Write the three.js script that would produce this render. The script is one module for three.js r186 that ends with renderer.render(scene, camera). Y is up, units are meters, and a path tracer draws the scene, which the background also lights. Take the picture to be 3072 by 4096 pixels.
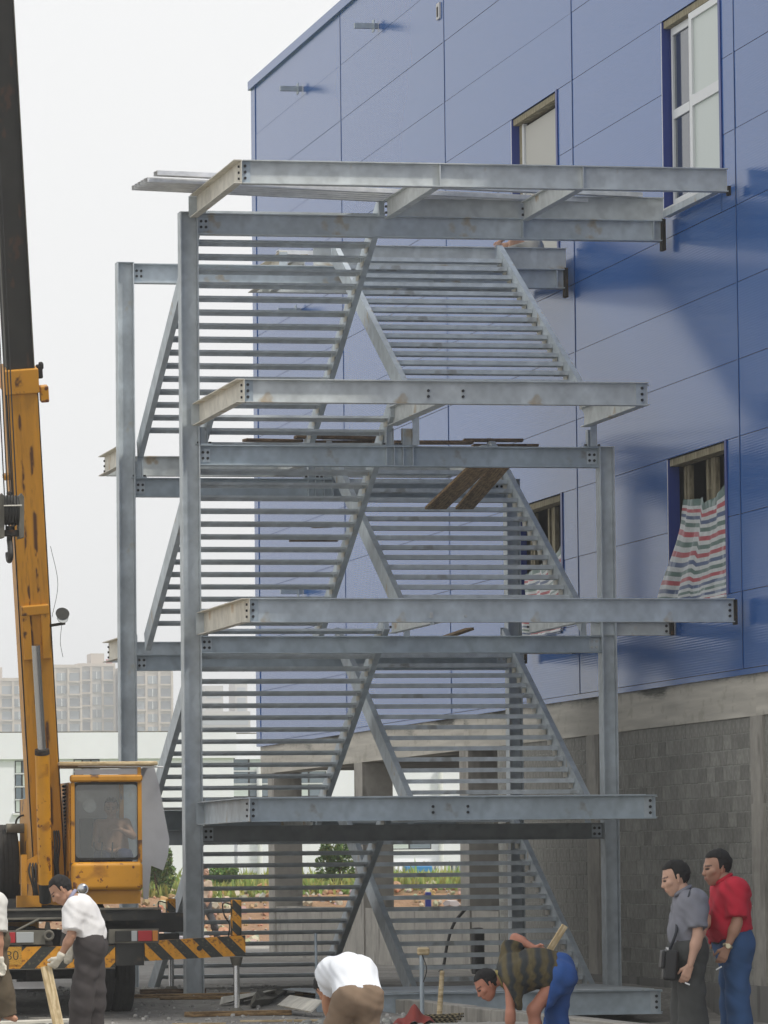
import * as THREE from 'three';
import { mergeGeometries, mergeVertices, toCreasedNormals } from 'three/addons/utils/BufferGeometryUtils.js';
import { RoundedBoxGeometry } from 'three/addons/geometries/RoundedBoxGeometry.js';

// ------------------------------------------------------------------ camera, sky, sun, exposure
const scene = new THREE.Scene();
const CAM = { pos: [-10.6754, 1.5500, 65.1015], fov: 11.4315, dir: [0.199458, 0.070233, -0.977386], up: [-0.003755, 0.997476, 0.070911] };
const camera = new THREE.PerspectiveCamera(CAM.fov, 768 / 1024, 0.5, 3000);
camera.position.set(...CAM.pos);
camera.up.set(...CAM.up);
camera.lookAt(CAM.pos[0] + CAM.dir[0], CAM.pos[1] + CAM.dir[1], CAM.pos[2] + CAM.dir[2]);
camera.updateMatrixWorld();
const renderer = new THREE.WebGLRenderer({ antialias: true });
renderer.setSize(768, 1024);
renderer.toneMapping = THREE.LinearToneMapping;
renderer.toneMappingExposure = 1.0;
renderer.shadowMap.enabled = true;
const SUN = new THREE.Vector3(0.42, 0.84, 0.34).normalize();
{ // hazy white summer sky: pale everywhere, a broad glow round the sun
  const w = 256, h = 128, d = new Float32Array(w * h * 4), v = new THREE.Vector3();
  for (let j = 0; j < h; j++) for (let i = 0; i < w; i++) {
    const th = (0.5 - (j + 0.5) / h) * Math.PI, ph = ((i + 0.5) / w - 0.5) * 2 * Math.PI;
    v.set(Math.cos(th) * Math.cos(ph), Math.sin(th), Math.cos(th) * Math.sin(ph));
    const up = Math.max(0, v.y), c = Math.max(0, v.dot(SUN));
    const glow = 0.55 * Math.pow(c, 6) + 0.9 * Math.pow(c, 40);
    const k = (j * w + i) * 4, L = 0.985 + 0.02 * up;
    d[k] = L * (0.995 - 0.05 * up) + glow; d[k + 1] = L * (1.0 - 0.02 * up) + glow * 0.98; d[k + 2] = L * 1.005 + glow * 0.94; d[k + 3] = 1;
  }
  const t = new THREE.DataTexture(d, w, h, THREE.RGBAFormat, THREE.FloatType);
  t.mapping = THREE.EquirectangularReflectionMapping; t.magFilter = t.minFilter = THREE.LinearFilter; t.flipY = false; t.needsUpdate = true;
  scene.background = t; scene.environment = t;
}
const sun = new THREE.DirectionalLight(new THREE.Color(1, 0.95, 0.86), 3.0);
sun.position.copy(SUN).multiplyScalar(120); sun.target.position.set(0, 0, 0);
sun.castShadow = true; sun.shadow.radius = 7; sun.shadow.mapSize.set(4096, 4096);
Object.assign(sun.shadow.camera, { left: -60, right: 60, top: 60, bottom: -60, near: 1, far: 300 });
scene.add(sun, sun.target);
scene.fog = new THREE.FogExp2(new THREE.Color(0.86, 0.88, 0.9), 0.00058);

// ------------------------------------------------------------------ helpers
let seed = 20240611;
const rnd = () => { seed = (seed * 1664525 + 1013904223) >>> 0; return seed / 4294967296; };
const rr = (a, b) => a + (b - a) * rnd();
const V = (a) => new THREE.Vector3(...a);
const lin = (r, g, b) => new THREE.Color().setRGB(r, g, b);
const used = new Map();
function numbered(n) { const k = used.get(n) || 0; used.set(n, k + 1); return k ? n + '_' + String(k).padStart(3, '0') : n; }
const WP = new WeakMap();                       // world position of every object (nothing that has children is rotated)
function thing(name, label, category, base = [0, 0, 0], group) {
  const o = new THREE.Group(); o.name = numbered(name); o.position.set(...base); WP.set(o, V(base));
  o.userData = { label, category }; if (group) o.userData.group = group;
  scene.add(o); return o;
}
function structure(name, geo, mat) {
  const m = new THREE.Mesh(geo, mat); m.name = name; m.userData.kind = 'structure'; m.castShadow = m.receiveShadow = true; WP.set(m, V([0, 0, 0])); scene.add(m); return m;
}
function single(name, label, category, geo, mat, base = [0, 0, 0], group, rot) {
  const m = new THREE.Mesh(geo, mat); m.name = numbered(name); m.position.set(...base); if (rot) m.rotation.set(...rot);
  m.userData = { label, category }; if (group) m.userData.group = group;
  m.castShadow = m.receiveShadow = true; WP.set(m, V(base)); scene.add(m); return m;
}
function add(parent, name, geo, mat, pos = [0, 0, 0], rot) {       // pos is a world position
  const m = new THREE.Mesh(geo, mat), p = V(pos), q = WP.get(parent);
  m.name = name; m.position.copy(p).sub(q); if (rot) m.rotation.set(...rot);
  m.castShadow = m.receiveShadow = true; WP.set(m, p); parent.add(m); return m;
}
function addW(parent, name, geo, mat) { // geometry given in world coordinates
  const q = WP.get(parent), g = geo.clone().translate(-q.x, -q.y, -q.z), m = new THREE.Mesh(g, mat);
  m.name = name; m.castShadow = m.receiveShadow = true; WP.set(m, q.clone()); parent.add(m); return m;
}
function sub(parent, name) { const g = new THREE.Group(); g.name = name; parent.add(g); WP.set(g, WP.get(parent).clone()); return g; }
// box-projected uv in metres, with an offset so that equal pieces do not show equal grain
function metreUV(g, ox = rr(0, 7), oy = rr(0, 7)) {
  if (g.index) g = g.toNonIndexed();
  const p = g.attributes.position, n = p.count, uv = new Float32Array(n * 2);
  const a = new THREE.Vector3(), b = new THREE.Vector3(), c = new THREE.Vector3();
  for (let i = 0; i < n; i += 3) {
    a.fromBufferAttribute(p, i); b.fromBufferAttribute(p, i + 1); c.fromBufferAttribute(p, i + 2);
    const N = b.clone().sub(a).cross(c.clone().sub(a)); const ax = Math.abs(N.x), ay = Math.abs(N.y), az = Math.abs(N.z);
    for (let k = 0; k < 3; k++) {
      const x = p.getX(i + k), y = p.getY(i + k), z = p.getZ(i + k);
      let u, v; if (ax >= ay && ax >= az) { u = z; v = y; } else if (az >= ay) { u = x; v = y; } else { u = x; v = z; }
      uv[(i + k) * 2] = u + ox; uv[(i + k) * 2 + 1] = v + oy;
    }
  }
  g.setAttribute('uv', new THREE.BufferAttribute(uv, 2)); return g;
}
const box = (sx, sy, sz) => metreUV(new THREE.BoxGeometry(sx, sy, sz));
const rbox = (sx, sy, sz, r = 0.01, s = 2) => metreUV(new RoundedBoxGeometry(sx, sy, sz, s, r));
const cyl = (r1, r2, h, n = 12) => metreUV(new THREE.CylinderGeometry(r1, r2, h, n));
const plankG = (w, t, L) => rbox(L, t, w, 0.006, 1).rotateY(-Math.PI / 2);   // grain along the length (z)
function boxAB(parent, name, mat, x0, x1, y0, y1, z0, z1) { return add(parent, name, box(Math.abs(x1 - x0), Math.abs(y1 - y0), Math.abs(z1 - z0)), mat, [(x0 + x1) / 2, (y0 + y1) / 2, (z0 + z1) / 2]); }
function prism(pts, depth, bevel = 0) { // pts in xy, extruded along +z
  const s = new THREE.Shape(pts.map((p) => new THREE.Vector2(...p)));
  return metreUV(new THREE.ExtrudeGeometry(s, { depth, bevelEnabled: bevel > 0, bevelThickness: bevel, bevelSize: bevel, bevelSegments: 1, steps: 1, curveSegments: 6 }));
}
// rolled I section, length along z, web upright, centred on the section
function hsec(len, h, b, tf = 0.012, tw = 0.009) {
  const H = h / 2, B = b / 2, w = tw / 2;
  return prism([[-B, -H], [B, -H], [B, -H + tf], [w, -H + tf], [w, H - tf], [B, H - tf], [B, H], [-B, H], [-B, H - tf], [-w, H - tf], [-w, -H + tf], [-B, -H + tf]], len).translate(0, 0, -len / 2);
}
const hX = (len, h, b, tf, tw) => metreUV(hsec(len, h, b, tf, tw).rotateY(Math.PI / 2));
const hZ = (len, h, b, tf, tw) => metreUV(hsec(len, h, b, tf, tw));
const hY = (len, h, b, tf, tw) => metreUV(hsec(len, h, b, tf, tw).rotateZ(Math.PI / 2).rotateX(Math.PI / 2)); // flanges face +-x
// channel, length along z, web on the left, flanges pointing right
const chan = (len, h, b, t = 0.008) => prism([[0, 0], [b, 0], [b, t], [t, t], [t, h - t], [b, h - t], [b, h], [0, h]], len).translate(0, -h / 2, -len / 2);
function tubeP(pts, r, n = 6, seg) { const c = new THREE.CatmullRomCurve3(pts.map((p) => V(p))); return metreUV(new THREE.TubeGeometry(c, seg || Math.max(4, pts.length * 5), r, n, false)); }
function rodAB(a, b, r1, r2 = r1, n = 12) { // tapered rod between two world points
  const A = V(a), Bv = V(b), d = Bv.clone().sub(A), g = new THREE.CylinderGeometry(r2, r1, d.length(), n);
  g.translate(0, d.length() / 2, 0); g.applyQuaternion(new THREE.Quaternion().setFromUnitVectors(new THREE.Vector3(0, 1, 0), d.normalize())); g.translate(...a); return metreUV(g);
}

// ------------------------------------------------------------------ noise and textures
const LAT = 64, lat = new Float32Array(LAT * LAT); for (let i = 0; i < lat.length; i++) lat[i] = rnd();
function vn(x, y, per) { // periodic value noise
  const xi = Math.floor(x), yi = Math.floor(y), fx = x - xi, fy = y - yi, sx = fx * fx * (3 - 2 * fx), sy = fy * fy * (3 - 2 * fy);
  const m = (a) => ((a % per) + per) % per, L = (a, b) => lat[((m(b) * 7 + 3) % LAT) * LAT + ((m(a) * 5 + m(b) * 11) % LAT)];
  const a = L(xi, yi), b = L(xi + 1, yi), c = L(xi, yi + 1), d = L(xi + 1, yi + 1);
  return (a + (b - a) * sx) * (1 - sy) + (c + (d - c) * sx) * sy;
}
function fb(u, v, f, oct = 4) { let s = 0, a = 0.5, t = 0; for (let o = 0; o < oct; o++) { s += a * vn(u * f, v * f, f); t += a; a *= 0.5; f *= 2; } return s / t; }
const sst = (a, b, x) => { const t = Math.min(1, Math.max(0, (x - a) / (b - a))); return t * t * (3 - 2 * t); };
const mix3 = (a, b, t) => [a[0] + (b[0] - a[0]) * t, a[1] + (b[1] - a[1]) * t, a[2] + (b[2] - a[2]) * t];
function tex(n, rep, fn, srgb = true) { // fn(u,v) -> sRGB 0..255; rep = metres covered by one tile (or [w,h])
  const d = new Uint8Array(n * n * 4);
  for (let j = 0; j < n; j++) for (let i = 0; i < n; i++) { const c = fn(i / n, j / n), k = (j * n + i) * 4; for (let q = 0; q < 3; q++) d[k + q] = Math.max(0, Math.min(255, c[q])); d[k + 3] = 255; }
  const t = new THREE.DataTexture(d, n, n); t.wrapS = t.wrapT = THREE.RepeatWrapping; t.magFilter = THREE.LinearFilter; t.minFilter = THREE.LinearMipmapLinearFilter; t.generateMipmaps = true;
  if (srgb) t.colorSpace = THREE.SRGBColorSpace; const R = Array.isArray(rep) ? rep : [rep, rep]; t.repeat.set(1 / R[0], 1 / R[1]); t.needsUpdate = true; return t;
}
const grey = (x) => [x, x, x];
const std = (o) => new THREE.MeshStandardMaterial({ side: THREE.DoubleSide, ...o });
const phy = (o) => new THREE.MeshPhysicalMaterial({ side: THREE.DoubleSide, ...o });
const M = {};
{
  const galv = (base, dirt, amount, n = 512) => tex(n, 1.7, (u, v) => {
    const a = fb(u, v, 5, 4), b = fb(u + 0.3, v + 0.7, 22, 2), s = fb(u * 1 + 0.1, v * 0.5 + 0.2, 8, 3);
    let c = base.map((q) => q * (0.86 + 0.2 * a + 0.12 * (b - 0.5)));
    const w = sst(0.58, 0.72, s) * 0.35; c = mix3(c, base.map((q) => Math.min(255, q * 1.13)), w);
    const p = sst(amount, amount + 0.1, fb(u + 0.55, v + 0.15, 4, 5)) * (0.35 + 0.5 * b); return mix3(c, dirt, p);
  });
  const rough = tex(256, 0.9, (u, v) => grey(120 + 90 * fb(u, v, 8, 4)), false);
  M.galv = std({ map: galv([190, 199, 205], [160, 138, 108], 0.66), roughness: 0.85, roughnessMap: rough, metalness: 0.25 });
  M.galvDirty = std({ map: galv([200, 205, 205], [158, 132, 98], 0.62), roughness: 0.9, roughnessMap: rough, metalness: 0.2 });
  M.galvCream = std({ map: galv([212, 208, 196], [172, 142, 104], 0.63), roughness: 0.95, roughnessMap: rough, metalness: 0.12 });
  M.galvCol = std({ map: galv([190, 198, 203], [176, 164, 140], 0.6), roughness: 0.85, roughnessMap: rough, metalness: 0.25 });
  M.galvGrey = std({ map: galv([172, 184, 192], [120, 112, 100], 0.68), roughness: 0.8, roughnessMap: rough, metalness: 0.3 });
  M.galvShadeTone = std({ map: galv([142, 147, 149], [88, 86, 82], 0.6), roughness: 0.85, roughnessMap: rough, metalness: 0.25 });  // darker zinc copy, shade below the first decks put into its colour
  M.tread = std({ map: galv([204, 211, 215], [132, 130, 126], 0.64), roughness: 0.7, roughnessMap: rough, metalness: 0.25, bumpMap: tex(128, 0.06, (u, v) => grey(255 * (0.5 + 0.5 * Math.sin(u * 6.283 * 2) * Math.sin(v * 6.283 * 2))), false), bumpScale: 0.002 });
  M.sheet = std({ map: galv([240, 242, 244], [224, 226, 226], 0.72), roughness: 0.3, metalness: 0.25 });
  M.bolt = std({ color: lin(0.035, 0.036, 0.04), roughness: 0.6, metalness: 0.4 });
  M.boltZinc = std({ color: lin(0.5, 0.51, 0.5), roughness: 0.4, metalness: 0.6 });
  M.rustPlate = std({ map: tex(128, 0.5, (u, v) => mix3([38, 34, 30], [92, 66, 44], sst(0.45, 0.75, fb(u, v, 6, 4)))), roughness: 0.9 });
  M.bluePanel = phy({ color: lin(0.006, 0.088, 0.33), roughness: 0.18, ior: 1.36, roughnessMap: tex(256, 3.1, (u, v) => grey(222 + 26 * fb(u, v, 5, 4)), false) });
  M.blueTrim = phy({ color: lin(0.02, 0.06, 0.29), roughness: 0.35 });
  M.blueReveal = phy({ color: lin(0.011, 0.035, 0.22), roughness: 0.4 });
  M.gasket = std({ color: lin(0.012, 0.016, 0.04), roughness: 0.8 });
  M.concrete = std({ map: tex(512, 3.0, (u, v) => { const a = fb(u, v, 4, 5), b = fb(u + 0.4, v + 0.2, 32, 2), st = fb(u, v * 0.25 + 0.3, 14, 3); const c = 168 * (0.8 + 0.28 * a + 0.12 * (b - 0.5)) - 26 * sst(0.55, 0.75, st); return [c, c * 0.975, c * 0.925]; }), roughness: 0.95, bumpMap: tex(256, 1.2, (u, v) => grey(255 * fb(u, v, 12, 4)), false), bumpScale: 0.006 });
  M.concreteDark = std({ map: tex(512, 3.0, (u, v) => { const a = fb(u, v, 4, 5), st = fb(u, v * 0.25 + 0.3, 14, 3); const c = 132 * (0.76 + 0.34 * a) - 22 * sst(0.5, 0.75, st); return [c, c * 0.985, c * 0.95]; }), roughness: 0.95 });
  M.band = std({ map: tex(1024, [9, 0.6], (u, v) => { // mould spreading down from the top edge in uneven patches, run-off streaks (v = height in the band)
      const a = fb(u, v, 6, 5), c = 200 * (0.8 + 0.3 * a), big = fb(u + 0.2, v * 0.15, 5, 3), fine = fb(u + 0.6, v * 0.5, 60, 3), edge = 1.02 - 0.5 * sst(0.35, 0.75, big) - 0.2 * (fine - 0.5), m = sst(edge - 0.12, edge + 0.3, v) * (0.45 + 0.55 * fb(u, v, 50, 3)), run = sst(0.56, 0.8, fb(u + 0.6, v * 0.1, 48, 3)) * 0.45;
      return mix3(mix3([c, c * 0.975, c * 0.92], [206, 194, 164], run * 0.35), [56, 58, 54], Math.min(0.85, m * 1.1 + run * 0.3)); }), roughness: 0.95 });
  M.blocks = [0, 1, 2, 3, 4].map((k) => std({ map: tex(128, 0.7, (u, v) => { const c = (124 + k * 5) * (0.82 + 0.36 * fb(u + k * 0.17, v, 12, 4)); return [c, c * 0.99, c * 0.945]; }), roughness: 0.98, bumpMap: tex(64, 0.2, (u, v) => grey(255 * fb(u, v, 16, 2)), false), bumpScale: 0.004 }));
  M.mortar = std({ map: tex(128, 0.9, (u, v) => { const c = 158 * (0.75 + 0.4 * fb(u, v, 12, 3)); return [c, c, c * 0.96]; }), roughness: 1 });
  const wood = (a, b, r) => tex(256, [1.6, 0.25], (u, v) => { const g = fb(u * 0.5, v, 16, 4), h = fb(u, v * 0.3, 40, 2); const k = sst(0.3, 0.75, g * 0.75 + h * 0.3); return mix3(a, b, k).map((q) => q * (0.9 + 0.2 * r * fb(u, v, 6, 3))); });
  M.woodDark = std({ map: wood([70, 54, 40], [128, 104, 78], 1), roughness: 0.95 });
  M.woodMid = std({ map: wood([112, 88, 58], [172, 142, 100], 1), roughness: 0.95 });
  M.woodPale = std({ map: wood([168, 146, 108], [214, 196, 160], 1), roughness: 0.92 });
  M.yellow = std({ map: tex(512, 2.2, (u, v) => { const a = fb(u, v, 5, 5), r = sst(0.64, 0.74, fb(u + 0.37, v * 0.7 + 0.1, 12, 5)), g = sst(0.6, 0.8, fb(u, v * 0.3 + 0.4, 9, 4)); let c = [198, 138, 34].map((q) => q * (0.86 + 0.22 * a)); c = mix3(c, [120, 82, 34], g * 0.5); return mix3(c, [66, 38, 22], r * 0.9); }), roughness: 0.5, metalness: 0.0 });
  M.boomPaint = std({ map: tex(512, [0.4, 3.4], (u, v) => { // worn paint with greasy scuffs along the two pad tracks and rust at the edges
      const a = fb(u, v, 6, 5), tr = (c, w, o) => Math.exp(-Math.pow((u - c - 0.02 * Math.sin(v * 9)) / w, 2)) * sst(0.5, 0.68, fb(u * 0.3 + o, v, 14, 4)), sm = Math.min(1, tr(0.36, 0.035, 0.1) + tr(0.66, 0.045, 0.6)), ed = sst(0.6, 0.75, fb(u + 0.3, v, 18, 4)) * (sst(0.42, 0.49, Math.abs(u - 0.5)) * 0.9 + 0.12), line = Math.abs(u - 0.38) < 0.006 ? 0.5 : 0;
      return mix3(mix3([198, 138, 36].map((q) => q * (0.86 + 0.22 * a)), [74, 42, 22], Math.min(0.9, sm * 1.5)), [62, 38, 26], Math.min(0.9, ed + line * sst(0.35, 0.6, fb(u, v, 10, 3)))); }), roughness: 0.5 });
  M.yellowClean = std({ map: tex(512, 1.6, (u, v) => { const a = fb(u, v, 5, 5), r = Math.min(1, sst(0.66, 0.74, fb(u + 0.37, v + 0.1, 20, 4)) + 0.45 * sst(0.58, 0.75, fb(u * 0.6, v + 0.5, 7, 5))); let c = [212, 148, 28].map((q) => q * (0.88 + 0.18 * a)); return mix3(c, [90, 46, 26], r * 0.9); }), roughness: 0.42 });
  M.blackSteel = std({ map: tex(256, 1.8, (u, v) => { const c = 44 * (0.75 + 0.5 * fb(u, v, 6, 4)); const r = sst(0.7, 0.8, fb(u + 0.3, v * 0.4, 14, 4)); return mix3([c, c * 0.96, c * 0.86], [84, 56, 40], r * 0.6); }), roughness: 0.6 });
  M.darkFrame = std({ map: tex(256, 1.3, (u, v) => { const c = 46 * (0.7 + 0.6 * fb(u, v, 7, 4)); return mix3([c, c, c * 0.95], [96, 82, 62], sst(0.62, 0.8, fb(u + 0.5, v, 9, 4)) * 0.6); }), roughness: 0.8 });
  M.dusty = std({ map: tex(256, 1.3, (u, v) => { const c = 112 * (0.7 + 0.5 * fb(u, v, 7, 4)); return [c, c * 0.97, c * 0.88]; }), roughness: 0.9 });
  M.rubber = std({ map: tex(128, 0.6, (u, v) => { const c = 40 * (0.7 + 0.6 * fb(u, v, 9, 4)); return [c * 1.04, c, c * 0.94]; }), roughness: 0.9 });
  M.chrome = std({ color: lin(0.6, 0.61, 0.62), roughness: 0.22, metalness: 1 });
  M.steelGrey = std({ map: tex(256, 1.2, (u, v) => { const c = 205 * (0.9 + 0.14 * fb(u, v, 5, 4)); return [c, c, c * 1.01]; }), roughness: 0.55, metalness: 0.15 });
  M.rope = std({ color: lin(0.028, 0.027, 0.026), roughness: 0.8 });
  M.white = std({ map: tex(256, 9, (u, v) => { const c = 250 * (0.95 + 0.06 * fb(u, v, 6, 4)); return [c * 0.965, c * 0.97, c]; }), roughness: 0.9 });
  M.whitePaint = std({ color: lin(0.75, 0.76, 0.76), roughness: 0.5 });
  M.alu = std({ color: lin(0.66, 0.68, 0.69), roughness: 0.42, metalness: 0.15 });
  M.doorLeaf = std({ color: lin(0.46, 0.455, 0.42), roughness: 0.6 });
  M.glassDark = phy({ color: lin(0.03, 0.045, 0.07), roughness: 0.06, metalness: 0, ior: 1.5 });
  M.glassPale = phy({ color: lin(0.52, 0.58, 0.55), roughness: 0.35 });
  M.glassFar = phy({ color: lin(0.16, 0.2, 0.24), roughness: 0.15 });
  M.clear = phy({ color: lin(0.7, 0.74, 0.72), roughness: 0.05, transmission: 0.88, thickness: 0, ior: 1.5 });
  M.dark = std({ color: lin(0.02, 0.02, 0.02), roughness: 1 });
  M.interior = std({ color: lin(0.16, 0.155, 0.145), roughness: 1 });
  M.foam = std({ map: tex(128, 0.6, (u, v) => mix3([104, 96, 76], [178, 170, 144], fb(u, v * 0.3, 18, 3))), roughness: 1 });
  M.red = std({ color: lin(0.4, 0.02, 0.025), roughness: 0.4 });
  M.amber = std({ color: lin(0.55, 0.2, 0.03), roughness: 0.4 });
  M.lens = std({ color: lin(0.4, 0.42, 0.42), roughness: 0.25 });
}
console.log('textures done');

// ------------------------------------------------------------------ ground
const XF = 6.5;                                   // plane of the cladding
function groundY(x, z) {
  let h = x < 2.1 ? -0.15 * sst(0.3, 4, z) : -0.34 * sst(0.2, 2.4, z) * (1 - 0.6 * sst(18, 24, z));
  h += 0.05 * sst(9, 14, z) * (x < 2.1 ? 1 : 0);
  h += (1.05 + 0.35 * (fb(x * 0.04 + 4, 0.3, 16, 3) - 0.5)) * sst(-51, -57, z) + 0.25 * sst(-57, -100, z);
  const near = 1 - sst(-48, -51, z);
  h += (fb(x * 0.05 + 9, z * 0.05 + 9, 8, 4) - 0.5) * 0.09 * near * (x < 1.9 || x > 2.3 ? 1 : 0) + (fb(x * 0.02 + 9, z * 0.02 + 5, 16, 4) - 0.5) * 0.5 * (1 - near) * (1 - 0.6 * sst(-60, -70, z));
  return h;
}
{
  const xs = [], zs = [];
  for (let x = -260; x < -24; x += 8) xs.push(x); for (let x = -24; x < 12; x += 0.3) xs.push(x); for (let x = 12; x <= 300; x += 8) xs.push(x);
  for (let z = 80; z > 30; z -= 2.5) zs.push(z); for (let z = 30; z > -8; z -= 0.3) zs.push(z); for (let z = -8; z > -120; z -= 1.2) zs.push(z); for (let z = -120; z >= -1500; z -= 40) zs.push(z);
  const P = [], I = [], C2 = [], UVs = [];
  for (const z of zs) for (const x of xs) {
    P.push(x, groundY(x, z), z); UVs.push(x, z);
    const n = fb(x * 0.03 + 3, z * 0.03 + 2, 16, 4), red = sst(-46, -52, z + 6 * (n - 0.5)), green = sst(-56, -60, z + 9 * (n - 0.5));
    let c = [0.42, 0.412, 0.395]; c = mix3(c, [0.33, 0.32, 0.305], sst(0.4, 0.7, n)); c = mix3(c, [0.4, 0.25, 0.155], red); c = mix3(c, [0.2, 0.27, 0.08], green); C2.push(...c);
  }
  const W = xs.length;
  for (let j = 0; j < zs.length - 1; j++) for (let i = 0; i < W - 1; i++) { const a = j * W + i; I.push(a, a + 1, a + W, a + 1, a + W + 1, a + W); }
  const g = new THREE.BufferGeometry(); g.setAttribute('position', new THREE.Float32BufferAttribute(P, 3)); g.setAttribute('color', new THREE.Float32BufferAttribute(C2, 3)); g.setAttribute('uv', new THREE.Float32BufferAttribute(UVs, 2)); g.setIndex(I); g.computeVertexNormals();
  const gm = std({ vertexColors: true, roughness: 1, map: tex(512, 2.3, (u, v) => { const a = fb(u, v, 8, 5), b = fb(u + 0.5, v + 0.3, 48, 2), s = sst(0.62, 0.72, b); const c = 232 * (0.76 + 0.3 * a) + 22 * s; return [c, c * 0.985, c * 0.96]; }), bumpMap: tex(256, 0.9, (u, v) => grey(255 * fb(u, v, 14, 4)), false), bumpScale: 0.03 });
  structure('ground', g, gm);
}
{ // loose stones and rubble, uncountable
  const g = new THREE.IcosahedronGeometry(1, 0), n = 2600; const p = g.attributes.position;
  for (let i = 0; i < p.count; i++) { const k = 0.75 + 0.4 * vn(p.getX(i) * 3 + 9, p.getY(i) * 3 + p.getZ(i) * 5 + 9, 32); p.setXYZ(i, p.getX(i) * k, p.getY(i) * k * 0.65, p.getZ(i) * k); }
  g.computeVertexNormals();
  const im = new THREE.InstancedMesh(g, std({ roughness: 1 }), n), o = new THREE.Object3D();
  for (let i = 0; i < n; i++) {
    const z = rr(-6, 24), x = i % 3 ? rr(-8, 2) : rr(-1.5, 1.8), s = 0.008 + 0.03 * Math.pow(rnd(), 3);
    o.position.set(x, groundY(x, z) + s * 0.3, z); o.rotation.set(rr(0, 6), rr(0, 6), rr(0, 6)); o.scale.setScalar(s); o.updateMatrix(); im.setMatrixAt(i, o.matrix);
    const c = rr(0.22, 0.5); im.setColorAt(i, lin(c, c * 0.97, c * 0.9));
  }
  im.name = 'rubble'; im.userData = { kind: 'stuff', label: 'loose grey stones and rubble scattered over the dusty ground', category: 'rubble' }; im.castShadow = im.receiveShadow = true; scene.add(im);
}

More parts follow.
